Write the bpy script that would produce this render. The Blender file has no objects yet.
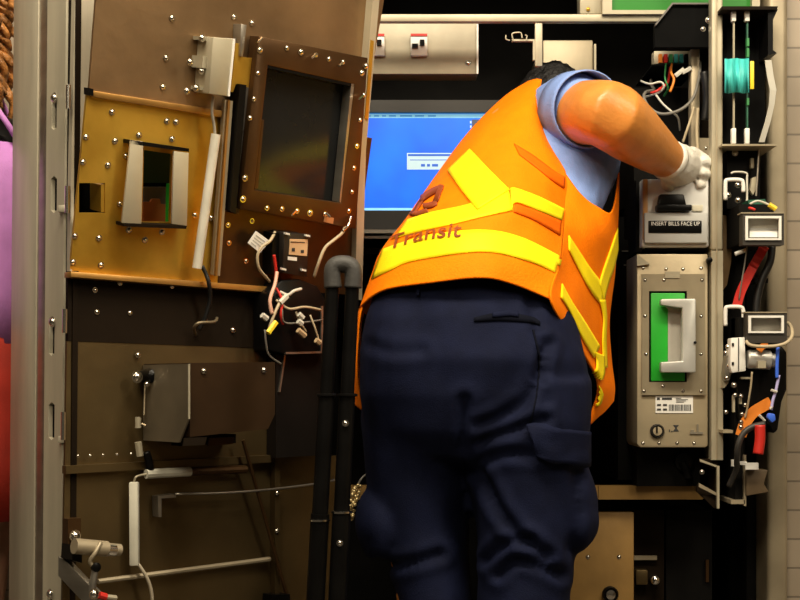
import bpy, bmesh, math, random
from mathutils import Vector as V, Matrix, noise
from mathutils.bvhtree import BVHTree
from mathutils.geometry import tessellate_polygon
random.seed(7)
C = bpy.context.scene.collection
F, CX, HY, H = 1400.0, 400.0, 385.0, 0.92

def W(px, py, Y):
    return V((Y*(px-CX)/F, Y, H+Y*(HY-py)/F))

# ------------------------------------------------------------------ materials
MATS = {}
def mat(name, col, rough=0.5, metal=0.0, var=0.12, scale=18, bump=0.0, bscale=60, stretch=(1,1,1), emit=0, spec=0.5, col2=None, sheen=0):
    if name in MATS: return MATS[name]
    m = bpy.data.materials.new(name); m.use_nodes = True
    nt = m.node_tree; b = nt.nodes['Principled BSDF']
    tc = nt.nodes.new('ShaderNodeTexCoord'); mp = nt.nodes.new('ShaderNodeMapping')
    mp.inputs['Scale'].default_value = stretch
    nt.links.new(tc.outputs['Object'], mp.inputs['Vector'])
    nz = nt.nodes.new('ShaderNodeTexNoise'); nz.inputs['Scale'].default_value = scale; nz.inputs['Detail'].default_value = 5
    nt.links.new(mp.outputs['Vector'], nz.inputs['Vector'])
    rp = nt.nodes.new('ShaderNodeValToRGB')
    a = [max(0, c*(1-var)) for c in col]; c2 = col2 or [min(1, c*(1+var)) for c in col]
    rp.color_ramp.elements[0].color = (*a, 1); rp.color_ramp.elements[1].color = (*c2, 1)
    rp.color_ramp.elements[0].position = .3; rp.color_ramp.elements[1].position = .7
    nt.links.new(nz.outputs['Fac'], rp.inputs['Fac'])
    nt.links.new(rp.outputs['Color'], b.inputs['Base Color'])
    b.inputs['Roughness'].default_value = rough; b.inputs['Metallic'].default_value = metal
    b.inputs['Specular IOR Level'].default_value = spec
    if sheen: b.inputs['Sheen Weight'].default_value = sheen
    if emit:
        nt.links.new(rp.outputs['Color'], b.inputs['Emission Color']); b.inputs['Emission Strength'].default_value = emit
    if bump:
        n2 = nt.nodes.new('ShaderNodeTexNoise'); n2.inputs['Scale'].default_value = bscale; n2.inputs['Detail'].default_value = 4
        nt.links.new(mp.outputs['Vector'], n2.inputs['Vector'])
        bp = nt.nodes.new('ShaderNodeBump'); bp.inputs['Strength'].default_value = bump; bp.inputs['Distance'].default_value = .01
        nt.links.new(n2.outputs['Fac'], bp.inputs['Height']); nt.links.new(bp.outputs['Normal'], b.inputs['Normal'])
    MATS[name] = m; return m

STEEL  = mat('brushed_steel', (.36,.33,.28), .36, .85, .18, 6, .05, 90, (1,1,6))
EDGE   = mat('worn_edge_steel', (.50,.455,.35), .42, .2, .18, 5, .05, 60, (4,4,.6))
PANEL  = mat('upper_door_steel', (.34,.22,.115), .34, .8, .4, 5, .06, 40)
BRASS  = mat('chromated_steel', (.62,.31,.02), .36, .72, .35, 7, .06, 30, col2=(.78,.48,.07))
COPPER = mat('red_brown_steel', (.080,.040,.014), .40, .7, .3, 6, .05, 30)
DKBR   = mat('dark_brown_steel', (.010,.006,.003), .6, .0, .3, 6, .05, 30, spec=.08)
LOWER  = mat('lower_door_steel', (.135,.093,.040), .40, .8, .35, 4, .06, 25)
CREAM  = mat('cream_metal', (.42,.375,.27), .45, .25, .12, 8, .03)
BEIGE  = mat('beige_metal', (.37,.31,.21), .45, .35, .14, 9, .04)
CASH   = mat('cash_box_metal', (.47,.39,.255), .42, .35, .14, 9, .04)
BLACK  = mat('black_plastic', (.0045,.0042,.004), .32, 0, .3, spec=.14)
MATTE  = mat('matte_black', (.003,.003,.003), .85, 0, .3, spec=.08)
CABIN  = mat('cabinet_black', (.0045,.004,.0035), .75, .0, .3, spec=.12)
ORANGE2= mat('fold_shade', (.80,.13,.002), .7, 0, .05, 30, spec=.08)  # vest orange darkened to stand for shade in the folds
RIDGE  = mat('ridge_steel', (.38,.20,.05), .42, .6, .3, 8)
SILVER = mat('satin_silver', (.60,.59,.55), .4, .4, .1)
CHROME = mat('chrome', (.75,.72,.66), .18, 1, .08)
WHITE  = mat('white_plastic', (.78,.77,.72), .4, 0, .05)
LWHITE = mat('white_label', (.80,.79,.75), .5, 0, .03)
GREY   = mat('grey_plastic', (.45,.45,.43), .4, 0, .06)
GREEN  = mat('green_plastic', (.02,.42,.03), .4, 0, .08)
GLASS  = mat('dark_glass', (.010,.011,.012), .16, 0, .2, 4, spec=.35)
PRINT  = mat('print_ink', (.03,.03,.03), .6, 0, .1)
ORANGE = mat('vest_orange', (1.0,.215,.002), .7, 0, .05, 30, .2, 260, spec=.08)
YELLOW = mat('vest_yellow', (1.0,.76,.010), .55, 0, .03, 40, .12, 400, spec=.12)
NAVY   = mat('navy_twill', (.0055,.0080,.027), .8, 0, .2, 24, .2, 500, spec=.12)
BLUE   = mat('pale_blue_shirt', (.20,.31,.66), .8, 0, .08, 30, .2, 300)
SKIN   = mat('skin', (.62,.235,.045), .36, 0, .10, 25, .08, 150)
SKIN2  = mat('fair_skin', (.62,.34,.22), .5, 0, .08, 25, .05, 150)
GLOVE  = mat('white_glove', (.72,.69,.62), .7, 0, .08, 40, .25, 220)
HAIR   = mat('black_hair', (.010,.009,.009), .6, 0, .4, 60, .8, 120)
BLOND  = mat('blonde_hair', (.30,.125,.03), .45, 0, .7, 40, .8, 70)
PURPLE = mat('purple_jersey', (.60,.25,.68), .7, 0, .1, 20, .15, 200)
RED    = mat('red_cotton', (.45,.03,.015), .7, 0, .2, 14, .1, 200)
LEATH  = mat('black_leather', (.012,.011,.010), .5, 0, .3, 40, .2, 120)
RUBBER = mat('grey_rubber', (.045,.043,.040), .6, 0, .15, 40, .1, 200)
CWIRE  = mat('cream_cable', (.45,.37,.24), .5, 0, .06)
WWIRE  = mat('white_wire', (.55,.53,.46), .5, 0, .05)
GWIRE  = mat('grey_cable', (.16,.15,.13), .5, 0, .1)
BWIRE  = mat('black_cable', (.005,.005,.005), .45, 0, .1)
RWIRE  = mat('red_cable', (.55,.02,.012), .5, 0, .08)
OWIRE  = mat('orange_cable', (.75,.22,.02), .5, 0, .08)
BLWIRE = mat('blue_cable', (.04,.14,.75), .5, 0, .08)
GRWIRE = mat('green_cable', (.03,.22,.06), .5, 0, .08)
CYAN   = mat('cyan_ribbon', (.06,.55,.52), .45, 0, .2, 30, .3, 60, (20,20,1))
YPLAS  = mat('yellow_plastic', (.85,.62,.03), .4, 0, .06)
PCB    = mat('pcb_green', (.02,.10,.06), .4, 0, .3, 80)
BRONZE = mat('bronze_chain', (.70,.55,.28), .35, .6, .3, 60)
FLOORM = mat('terrazzo_floor', (.10,.085,.07), .4, 0, .3, 120)
VAULT  = mat('tan_vault_plate', (.33,.19,.055), .5, .1, .2, 12, .05)
MCARD  = mat('dull_card', (.62,.42,.24), .6, 0, .1)
CHUTE_REFL   = mat('orange_reflection', (.55,.18,.05), .6, 0, .15)  # colour of the orange reflection inside the door chute
DGREEN = mat('dark_green_panel', (.012,.05,.02), .4, 0, .2)

# tile wall
def tile_mat():
    m = bpy.data.materials.new('beige_tiles'); m.use_nodes = True
    nt = m.node_tree; b = nt.nodes['Principled BSDF']
    tc = nt.nodes.new('ShaderNodeTexCoord'); sp = nt.nodes.new('ShaderNodeSeparateXYZ'); cb = nt.nodes.new('ShaderNodeCombineXYZ')
    nt.links.new(tc.outputs['Object'], sp.inputs[0])
    nt.links.new(sp.outputs['X'], cb.inputs['X']); ad = nt.nodes.new('ShaderNodeMath'); ad.operation = 'SUBTRACT'; ad.inputs[1].default_value = .0441
    nt.links.new(sp.outputs['Z'], ad.inputs[0]); nt.links.new(ad.outputs[0], cb.inputs['Y'])
    br = nt.nodes.new('ShaderNodeTexBrick'); nt.links.new(cb.outputs[0], br.inputs['Vector'])
    br.offset = 0; br.inputs['Color1'].default_value = (.30,.245,.18,1); br.inputs['Color2'].default_value = (.34,.28,.21,1)
    br.inputs['Mortar'].default_value = (.17,.14,.105,1); br.inputs['Scale'].default_value = 1
    br.inputs['Mortar Size'].default_value = .0022; br.inputs['Brick Width'].default_value = .2; br.inputs['Row Height'].default_value = .0611
    nt.links.new(br.outputs['Color'], b.inputs['Base Color']); b.inputs['Roughness'].default_value = .35
    bp = nt.nodes.new('ShaderNodeBump'); bp.inputs['Strength'].default_value = .4; bp.inputs['Distance'].default_value = .003; bp.invert = True
    nt.links.new(br.outputs['Fac'], bp.inputs['Height']); nt.links.new(bp.outputs['Normal'], b.inputs['Normal'])
    return m
TILE = tile_mat()
def screen_mat():
    m = bpy.data.materials.new('blue_desktop_screen'); m.use_nodes = True
    nt = m.node_tree; b = nt.nodes['Principled BSDF']
    tc = nt.nodes.new('ShaderNodeTexCoord'); nz = nt.nodes.new('ShaderNodeTexNoise'); nz.inputs['Scale'].default_value = 9
    nt.links.new(tc.outputs['Object'], nz.inputs['Vector'])
    rp = nt.nodes.new('ShaderNodeValToRGB'); nt.links.new(nz.outputs['Fac'], rp.inputs['Fac'])
    rp.color_ramp.elements[0].color = (.0,.11,.85,1); rp.color_ramp.elements[1].color = (.0,.20,1.0,1)
    rp.color_ramp.elements[0].position = .3; rp.color_ramp.elements[1].position = .7
    b.inputs['Base Color'].default_value = (0,.01,.05,1)
    nt.links.new(rp.outputs['Color'], b.inputs['Emission Color']); b.inputs['Emission Strength'].default_value = SCR
    return m
SCR = .95
SCREEN = screen_mat()
SBAR  = mat('screen_bar', (.25,.62,.85), .4, 0, .03, emit=.5)
SGREY = mat('screen_dialog', (.42,.58,.66), .4, 0, .03, emit=.42)
SDARK = mat('screen_dark_strip', (.05,.06,.09), .4, 0, .03, emit=.5)
SBLUE = mat('screen_title', (.02,.10,.50), .4, 0, .03, emit=.5)

# ------------------------------------------------------------------ object helpers
def rootloc(o):
    l = V((0,0,0))
    while o is not None:
        l += o.location; o = o.parent
    return l
def tag(o, label=None, cat=None, group=None, kind=None):
    if label: o['label'] = label
    if cat: o['category'] = cat
    if group: o['group'] = group
    if kind: o['kind'] = kind
    return o
def thing(name, label, cat, loc, group=None):
    o = bpy.data.objects.new(name, None); C.objects.link(o); o.location = loc; o.empty_display_size = .05
    return tag(o, label, cat, group)
def finish(name, me, m, parent=None, smooth=False, angle=None):
    ms = m if isinstance(m, (list, tuple)) else [m]
    for q in ms: me.materials.append(q)
    o = bpy.data.objects.new(name, me); C.objects.link(o)
    if parent is not None:
        o.parent = parent; me.transform(Matrix.Translation(-rootloc(parent)))
    else:
        xs = [v.co for v in me.vertices]
        lo = V((min(c[i] for c in xs) for i in range(3))); hi = V((max(c[i] for c in xs) for i in range(3)))
        b = V(((lo.x+hi.x)/2, (lo.y+hi.y)/2, lo.z)); me.transform(Matrix.Translation(-b)); o.location = b
    if smooth:
        for p in me.polygons: p.use_smooth = True
    if angle is not None:
        for p in me.polygons: p.use_smooth = True
        me.set_sharp_from_angle(angle=math.radians(angle))
    return o
def obj(name, bm, m, parent=None, smooth=False, angle=35):
    bmesh.ops.recalc_face_normals(bm, faces=bm.faces[:])
    me = bpy.data.meshes.new(name); bm.to_mesh(me); bm.free()
    return finish(name, me, m, parent, smooth, None if smooth else angle)
def label(o, text): o['label'] = text; return o

class MB:
    def __init__(s): s.bm = bmesh.new()
    def build(s, name, m, parent=None, smooth=False, angle=35): return obj(name, s.bm, m, parent, smooth, angle)
    def bevel(s, w, seg=2, ang=30):
        bm = s.bm; bmesh.ops.recalc_face_normals(bm, faces=bm.faces[:])
        es = [e for e in bm.edges if len(e.link_faces) == 2 and e.calc_face_angle(0) > math.radians(ang)]
        bmesh.ops.bevel(bm, geom=es, offset=w, segments=seg, affect='EDGES', profile=.5, clamp_overlap=True); return s
    def hexa(s, f, b):     # two quads, front / back
        vs = [s.bm.verts.new(p) for p in f] + [s.bm.verts.new(p) for p in b]; n = len(f)
        s.bm.faces.new(vs[:n]); s.bm.faces.new(vs[n:][::-1])
        for i in range(n): s.bm.faces.new([vs[i], vs[(i+1)%n], vs[n+(i+1)%n], vs[n+i]])
        return s
    def prism(s, pts, ext, holes=()):
        loops = [list(pts)] + [list(h) for h in holes]; flat = [p for l in loops for p in l]
        a = [s.bm.verts.new(p) for p in flat]; b = [s.bm.verts.new(p+ext) for p in flat]
        for t in tessellate_polygon(loops):
            try: s.bm.faces.new([a[i] for i in t]); s.bm.faces.new([b[i] for i in t][::-1])
            except ValueError: pass
        k = 0
        for l in loops:
            n = len(l)
            for i in range(n):
                i0, i1 = k+i, k+(i+1)%n
                s.bm.faces.new([a[i0], a[i1], b[i1], b[i0]])
            k += n
        bmesh.ops.recalc_face_normals(s.bm, faces=s.bm.faces[:])
        return s
    def box(s, lo, hi):
        x0,y0,z0 = lo; x1,y1,z1 = hi
        return s.hexa([V((x0,y0,z0)),V((x1,y0,z0)),V((x1,y0,z1)),V((x0,y0,z1))], [V((x0,y1,z0)),V((x1,y1,z0)),V((x1,y1,z1)),V((x0,y1,z1))])
    def fbox(s, px0, py0, px1, py1, Y, d):      # frontal box, front face at depth Y
        a, b = W(px0,py0,Y), W(px1,py1,Y)
        return s.box((min(a.x,b.x), Y, min(a.z,b.z)), (max(a.x,b.x), Y+d, max(a.z,b.z)))
    def fprism(s, pts, Y, d, holes=()):
        return s.prism([W(x,y,Y) for x,y in pts], V((0,d,0)), [[W(x,y,Y) for x,y in h] for h in holes])
    def ring(s, c, u, v, n=16):
        return [s.bm.verts.new(c + u*math.cos(2*math.pi*k/n) + v*math.sin(2*math.pi*k/n)) for k in range(n)]
    def loft(s, rings, cap=True):
        n = len(rings[0])
        for a, b in zip(rings, rings[1:]):
            for k in range(n): s.bm.faces.new([a[k], a[(k+1)%n], b[(k+1)%n], b[k]])
        if cap: s.bm.faces.new(rings[0][::-1]); s.bm.faces.new(rings[-1])
        return s
    def tube(s, pts, r, n=8, smooth=4, rounded=False):
        pts = [V(p) for p in pts]; rs = r if isinstance(r, (list,tuple)) else [r]*len(pts)
        if smooth and len(pts) > 2: pts, rs = crom(pts, smooth, rs)
        rings = []; t0 = (pts[1]-pts[0]).normalized(); u = t0.orthogonal().normalized()
        for i, p in enumerate(pts):
            t = (pts[min(i+1,len(pts)-1)] - pts[max(i-1,0)]).normalized()
            u = (u - t*u.dot(t)).normalized(); w = t.cross(u)
            if rounded and i == 0:
                for a in (75,45,20): A = math.radians(a); rings.append(s.ring(p - t*rs[0]*math.sin(A), u*rs[0]*math.cos(A), w*rs[0]*math.cos(A), n))
            rings.append(s.ring(p, u*rs[i], w*rs[i], n))
            if rounded and i == len(pts)-1:
                for a in (20,45,75): A = math.radians(a); rings.append(s.ring(p + t*rs[i]*math.sin(A), u*rs[i]*math.cos(A), w*rs[i]*math.cos(A), n))
        return s.loft(rings)
    def lathe(s, base, axis, prof, n=20):      # prof: (radius, height along axis)
        ax = V(axis).normalized(); u = ax.orthogonal().normalized(); w = ax.cross(u)
        return s.loft([s.ring(V(base)+ax*h, u*max(r,1e-4), w*max(r,1e-4), n) for r, h in prof])
    def ell(s, c, r, n=16, rot=None):
        M = Matrix.Translation(c) @ (rot.to_4x4() if rot else Matrix.Identity(4)) @ Matrix.Diagonal((*r,1))
        bmesh.ops.create_uvsphere(s.bm, u_segments=n, v_segments=max(8,n*2//3), radius=1, matrix=M); return s
    def band(s, up, lo, thick):         # strip between two 3D polylines, with thickness vectors
        n = len(up); a=[s.bm.verts.new(p) for p in up]; b=[s.bm.verts.new(p) for p in lo]
        return a, b
def crom(pts, sub, rs=None):
    out, ro = [], []; n = len(pts); rs = rs or [0]*n
    for i in range(n-1):
        p0,p1,p2,p3 = pts[max(i-1,0)],pts[i],pts[i+1],pts[min(i+2,n-1)]
        for k in range(sub):
            t = k/sub
            out.append(.5*((2*p1)+(p2-p0)*t+(2*p0-5*p1+4*p2-p3)*t*t+(3*p1-p0-3*p2+p3)*t**3)); ro.append(rs[i]*(1-t)+rs[i+1]*t)
    out.append(pts[-1]); ro.append(rs[-1]); return out, ro
def remesh(bm, vox, smooth=6, factor=.5, fn=None, name='tmp'):
    bmesh.ops.recalc_face_normals(bm, faces=bm.faces[:])
    me = bpy.data.meshes.new(name); bm.to_mesh(me); bm.free()
    o = bpy.data.objects.new(name, me); C.objects.link(o)
    r = o.modifiers.new('r', 'REMESH'); r.mode = 'VOXEL'; r.voxel_size = vox
    if smooth: q = o.modifiers.new('s', 'SMOOTH'); q.iterations = smooth; q.factor = factor
    dg = bpy.context.evaluated_depsgraph_get(); dg.update()
    out = bpy.data.meshes.new_from_object(o.evaluated_get(dg)); bpy.data.objects.remove(o); bpy.data.meshes.remove(me)
    out.name = name
    if fn:
        b = bmesh.new(); b.from_mesh(out); b.normal_update()
        new = [fn(v.co.copy(), v.normal.copy()) for v in b.verts]
        for v, c in zip(b.verts, new): v.co = c
        b.to_mesh(out); b.free()
    return out
OFFS = 0.0
def text_mesh(txt, size):
    cu = bpy.data.curves.new('t', 'FONT'); cu.body = txt; cu.size = size; cu.offset = OFFS; cu.align_x = 'CENTER'; cu.align_y = 'CENTER'
    o = bpy.data.objects.new('t', cu); C.objects.link(o)
    dg = bpy.context.evaluated_depsgraph_get(); dg.update()
    me = bpy.data.meshes.new_from_object(o.evaluated_get(dg)); bpy.data.objects.remove(o); bpy.data.curves.remove(cu)
    return me
def put_text(name, txt, c, width, height, u, v, nrm, m, parent, th=.0008):
    me = text_mesh(txt, 1); xs=[p.co.x for p in me.vertices]; ys=[p.co.y for p in me.vertices]
    sx = width/(max(xs)-min(xs)); sy = height/(max(ys)-min(ys)); cx=(max(xs)+min(xs))/2; cy=(max(ys)+min(ys))/2
    bm = bmesh.new(); bm.from_mesh(me); bpy.data.meshes.remove(me)
    for q in bm.verts: q.co = c + u*((q.co.x-cx)*sx) + v*((q.co.y-cy)*sy) + nrm*th
    return obj(name, bm, m, parent)
BACK = V((0,-1,0)); XA = V((1,0,0)); ZA = V((0,0,1))

# screws: two shared meshes
def screw_mesh(r):
    b = MB(); b.lathe((0,0,0), (0,0,1), [(r,0),(r,.25*r),(r*.85,.6*r),(r*.45,.85*r),(.0003,.9*r)], 10)
    b.lathe((0,0,0),(0,0,1),[(r*1.35,0),(r*1.35,.12*r)],10)
    me = bpy.data.meshes.new('screw'); bmesh.ops.recalc_face_normals(b.bm, faces=b.bm.faces[:]); b.bm.to_mesh(me); b.bm.free()
    me.materials.append(CHROME)
    for p in me.polygons: p.use_smooth = True
    me.set_sharp_from_angle(angle=math.radians(50)); return me
SCRM = {}
def screw(p, nrm, parent, r=.0042, name='screw'):
    if r not in SCRM: SCRM[r] = screw_mesh(r)
    o = bpy.data.objects.new(name, SCRM[r]); C.objects.link(o); o.parent = parent
    o.location = V(p) - rootloc(parent); o.rotation_euler = V(nrm).to_track_quat('Z','Y').to_euler(); return o

# ------------------------------------------------------------------ setting
def struct(name, b, m): o = b.build(name, m); o['kind'] = 'structure'; return o
YW = 2.96
struct('floor', MB().box((-3,-3,-.06), (3.2,3.75,0)), FLOORM)
struct('wall_right', MB().box((W(785,0,YW).x,YW,0), (3.2,YW+.9,2.75)), TILE)
struct('wall_left', MB().box((-3,3.06,0), (-.17,YW+.8,2.75)), TILE)
struct('trim_1', MB().box((W(764,0,YW).x,YW-.03,0), (W(785,0,YW).x-.0005,YW+.9,2.75)).bevel(.012,3), BEIGE)
struct('wall_reflector', MB().box((3.2,-3,0),(3.3,YW,2.8)), mat('reflector_tan',(.46,.33,.18),.6))  # unseen wall, added to give the door metal something bright to reflect
struct('ceiling', MB().box((-3,-3,2.8), (3.2,3.75,2.9)), mat('ceiling_paint', (.5,.47,.42), .8))

# ------------------------------------------------------------------ cabinet
cab = thing('ticket_machine_cabinet', 'large dark open ticket machine cabinet set in the tiled wall', 'cabinet', (.30, 3.2, 0))
xl, xr = -.165, W(764,0,YW).x-.002
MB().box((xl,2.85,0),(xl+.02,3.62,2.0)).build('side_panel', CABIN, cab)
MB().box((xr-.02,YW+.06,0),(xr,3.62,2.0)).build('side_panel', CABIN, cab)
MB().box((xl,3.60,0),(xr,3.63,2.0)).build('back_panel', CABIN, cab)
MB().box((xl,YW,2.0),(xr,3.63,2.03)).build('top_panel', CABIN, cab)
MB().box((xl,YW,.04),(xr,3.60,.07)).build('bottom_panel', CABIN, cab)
label(MB().fbox(340,14,712,21.5,2.95,.02).bevel(.002).build('shelf_rail', CREAM, cab), 'cream horizontal shelf rail')
b = MB().fbox(535,21.6,542.5,66,2.955,.014).bevel(.002); label(b.build('hanger_post', CREAM, cab), 'short cream post below the rail')
hb = MB(); hb.fbox(512,39.2,536,41,2.957,.012); hb.fbox(533,41,535.2,60,2.957,.012)
label(hb.build('hook_bracket', CREAM, cab), 'thin cream angle bracket')
mb = MB(); mb.tube([W(506,35,2.95),W(506,39,2.95),W(510,40.5,2.95)],.0015,6); mb.tube([W(513,39,2.95),W(512,34,2.95),W(516,32.5,2.95),W(521,33,2.95),W(522,38,2.95)],.0015,6); mb.tube([W(525,35,2.95),W(527,36,2.95),W(526,40,2.95)],.0015,6)
mb.build('wire_clip', CREAM, cab)
# lower beam, lower bay divider
label(MB().fbox(340,486,598,499.5,2.92,.03).build('cross_beam', VAULT, cab),'left half of the tan cross beam')
label(MB().fbox(598.6,486,703,499.5,2.92,.03).build('cross_beam', VAULT, cab),'right half of the tan cross beam')
MB().fbox(664,456,665.5,486,2.93,.01).build('divider_edge', BEIGE, cab)
MB().fbox(340,229.5,520,233,3.02,.4).build('keyboard_shelf', STEEL, cab)
MB().fbox(346,236,520,238.5,3.0,.3).build('drawer_edge', CHROME, cab)
MB().fbox(340,248,520,254,3.06,.3).build('drawer_body', BLACK, cab)
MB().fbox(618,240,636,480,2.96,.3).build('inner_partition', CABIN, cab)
MB().fbox(622,250.5,636,251.5,2.955,.004).build('partition_seam', STEEL, cab); MB().fbox(624,264.5,636,265.3,2.955,.004).build('partition_seam', STEEL, cab)
# uprights
upl = MB().fprism([(699,138),(711,138),(711,459),(709.8,459),(709.8,177),(699,177)],2.88,.05); label(upl.build('inner_upright', BEIGE, cab), 'dull inner upright of the rack')
u2 = MB().fbox(711.5,-60,723,250,2.82,.03).bevel(.004,3); u2.fbox(711.5,250.6,723,460,2.82,.03)
label(u2.build('front_upright', CREAM, cab), 'bright cream front upright of the rack')
b = MB(); b.fbox(716.3,-60,717.5,460,2.817,.004); b.build('upright_groove', BEIGE, cab)
for y in (148,168): screw(W(706,y,2.88), BACK, cab, .003)
# foot brackets of the rack
b = MB(); b.fprism([(700,459),(717,459),(719,468),(719,508),(714,508),(702,496),(716,494),(716,470),(700,463)], 2.83, .012); b.fbox(717,467,719.3,508,2.82,.08)
b.fprism([(697,485),(716,496),(716,509),(697,492)],2.84,.01)
label(b.build('rack_foot', DKBR, cab), 'dark folded foot of the front upright')
b=MB(); b.fbox(717.2,466,719.5,508.5,2.815,.01); b.build('foot_edge', CREAM, cab); b=MB(); b.fprism([(700,459),(717,465.5),(717,467.5),(700,461.5)],2.822,.006); b.build('foot_edge', CREAM, cab)
b=MB(); b.fprism([(699,483),(717,493),(717,496),(699,487)],2.822,.006); b.build('foot_edge', BEIGE, cab)
screw(W(702,472,2.83), BACK, cab, .004)
b = MB(); b.fbox(744,455,746.2,506,2.80,.12); b.fbox(731,500,745,504,2.80,.12); b.build('rack_foot', BEIGE, cab)
MB().fbox(723,140,745,500,2.93,.25).build('rack_backing', CABIN, cab)
MB().fbox(722,144,777,145.8,2.79,.13).build('rack_shelf', BEIGE, cab)
# lower right vault recess details
b = MB(); b.fbox(634,556,657,560,2.99,.02); b.build('vault_strip', BEIGE, cab)
MB().fbox(636,570,648,585,2.98,.03).bevel(.003).build('vault_block', LOWER, cab)
MB().lathe(W(655,580,2.98),(0,-1,0),[(.010,-.03),(.010,.005),(.006,.009),(.0005,.011)],16).build('vault_knob', CHROME, cab)
MB().fbox(634,510,664,640,3.0,.5).build('vault_bay', DKBR, cab)
MB().fbox(666,510,712,640,3.02,.5).build('vault_bay', CABIN, cab)
MB().fbox(706,560,709,582,3.01,.03).build('vault_latch', COPPER, cab)

vp = thing('vault_door', 'tan vault door with round lock in the bottom of the machine', 'vault door', W(602,640,2.95))
MB().fbox(560,512,634,700,2.95,.03).bevel(.003).build('door_plate', VAULT, vp)
for x in (588,619): screw(W(x,557,2.95), BACK, vp, .0035)
l = MB().lathe(W(610,594,2.95),(0,-1,0),[(.017,0),(.017,.008),(.0145,.012),(.0135,.010)],24).build('lock', BLACK, vp)
MB().lathe(W(610,594,2.95),(0,-1,0),[(.010,0),(.010,.013),(.0005,.015)],20).build('lock_core', CHROME, l)

# breaker panel
bp_ = thing('breaker_panel', 'cream metal breaker panel with two small switches under the top rail', 'breaker panel', W(420,74,3.05))
MB().fbox(340,23,478,74,3.05,.07).bevel(.002).build('box', mat('breaker_box_paint',(.30,.265,.19),.45,.2), bp_)
label(MB().fbox(476.6,24,478.4,73.5,3.045,.006).build('edge_strip', WHITE, bp_), 'pale strip on its right edge')
for x in (376,419):
    q = MB().fbox(x-8.5,34.5,x+8.5,55.5,3.035,.016).bevel(.0015).build('breaker', WHITE, bp_)
    label(MB().fbox(x-8.3,33.6,x+8.3,36,3.033,.005).build('warning_strip', RWIRE, q), 'red strip')
    MB().fbox(x-7,43.5,x-1,47.5,3.026,.012).build('toggle', BLACK, q)
    MB().fbox(x+.8,39.5,x+5.5,45,3.026,.012).build('toggle', BLACK, q)
screw(W(468,63,3.05), BACK, bp_, .005)

# monitor
mo = thing('monitor', 'black flat monitor showing a bright blue desktop inside the machine', 'monitor', W(430,229,3.10))
YM = 3.08
b = MB(); b.fprism([(346,100),(516,100),(516,229),(346,229)], YM-.012, .05, [[(362,112),(362,210.5),(506,210.5),(506,112)]]); label(b.build('bezel', mat('monitor_bezel',(.016,.015,.014),.4), mo),'dark bezel')
MB().fbox(352,104,510,228,YM+.04,.10).bevel(.012).build('housing', BLACK, mo)
sc = MB().fbox(360,111,508,212,YM+.002,.012).build('screen', SCREEN, mo); sc['label']='glowing blue screen'
ys = YM+.0012
MB().fbox(362,112.2,506,113.8,ys,.001).build('title_bar', mat('screen_edge',(.05,.25,.5),.4,emit=.5), sc)
MB().fbox(362,114,506,118,ys,.001).build('menu_bar', SBAR, sc)
MB().fbox(362,208,506,210.3,ys,.001).build('task_bar', SBAR, sc)
MB().fbox(472,119.5,490,139,ys,.001).build('side_strip', SDARK, sc)
ic = MB()
for k in range(4): ic.fbox(470,121+k*4.4,471.5,123.4+k*4.4,ys-.0003,.001)
ic.build('icon_column', SGREY, sc)
dl = MB().fbox(407,153,454.5,169.5,ys,.0008).build('dialog_window', SGREY, sc)
tb = MB(); tb.fbox(408,154,453,156,ys-.0006,.0005)
for a0,a1 in ((421,425),(427,430),(432,438)): tb.fbox(a0,164,a1,166.5,ys-.0006,.0005)
tb.fbox(410,159.6,450,160.2,ys-.0006,.0005)
tag(tb.build('screen_print', SBLUE, mo), 'dark blue title line and text of the dialog')
mt = MB()
for k,(a0,a1) in enumerate(((364,371),(374,379),(382,386),(389,396),(400,412),(415,424),(428,436))): mt.fbox(a0,115.2,a1,116.6,ys-.0006,.0005)
mt.build('menu_words', mat('menu_ink',(.06,.3,.6),.4,emit=.4), mo)
MB().box((.0,YM+.05,W(0,231,3.1).z),(.09,YM+.13,W(0,222,3.1).z)).build('stand', BLACK, mo)

# small boxes at the top
jb = thing('junction_box', 'plain cream metal box beyond the worker\'s head', 'junction box', W(568,70,3.3))
MB().fbox(543,40,593,110,3.3,.30).bevel(.003).build('body', BEIGE, jb)
label(MB().fbox(594.2,44,596.2,70,3.29,.02).build('side_flange', CREAM, jb), 'thin pale flange at its right')
tp = thing('terminal_cover', 'small cream cover plate with a brass stud on the top rail', 'cover plate', W(590,13,2.97))
MB().fbox(580,-20,602,13.8,2.96,.05).bevel(.002).build('plate', CREAM, tp)
MB().lathe(W(588,9.5,2.96),(0,-1,0),[(.004,0),(.004,.004),(.0005,.006)],12).build('stud', BRASS, tp)
gd = thing('display_panel', 'bright green backlit panel in a pale frame at the top edge', 'display panel', W(690,14,2.95))
b = MB(); b.fprism([(602.5,-30),(760,-30),(760,13.9),(602.5,13.9)],2.94,.04,[[(612,-24),(612,10),(752,10),(752,-24)]]); b.build('frame', CREAM, gd)
label(MB().fbox(611,-25,753,10.5,2.955,.02).build('green_panel', mat('lit_green',(.008,.17,.006),.35,0,.05,emit=.06), gd), 'lit green insert')
bb = thing('bracket_plate', 'black folded sheet bracket between the green panel and upright', 'bracket', W(685,50,2.86))
b = MB(); b.fprism([(672,3.5),(711,3.5),(711,47),(655,47),(655,24)],2.86,.02); b.build('plate', MATTE, bb)
b = MB(); b.fprism([(655,24),(672,2.6),(711,2.6),(711,4.2),(673,4.2),(656,25.5)],2.852,.012); b.build('folded_lip', mat('lip_grey',(.12,.11,.10),.4), bb)
screw(W(709,20,2.86), BACK, bb, .006); screw(W(703,29,2.86), BACK, bb, .004)

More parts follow.
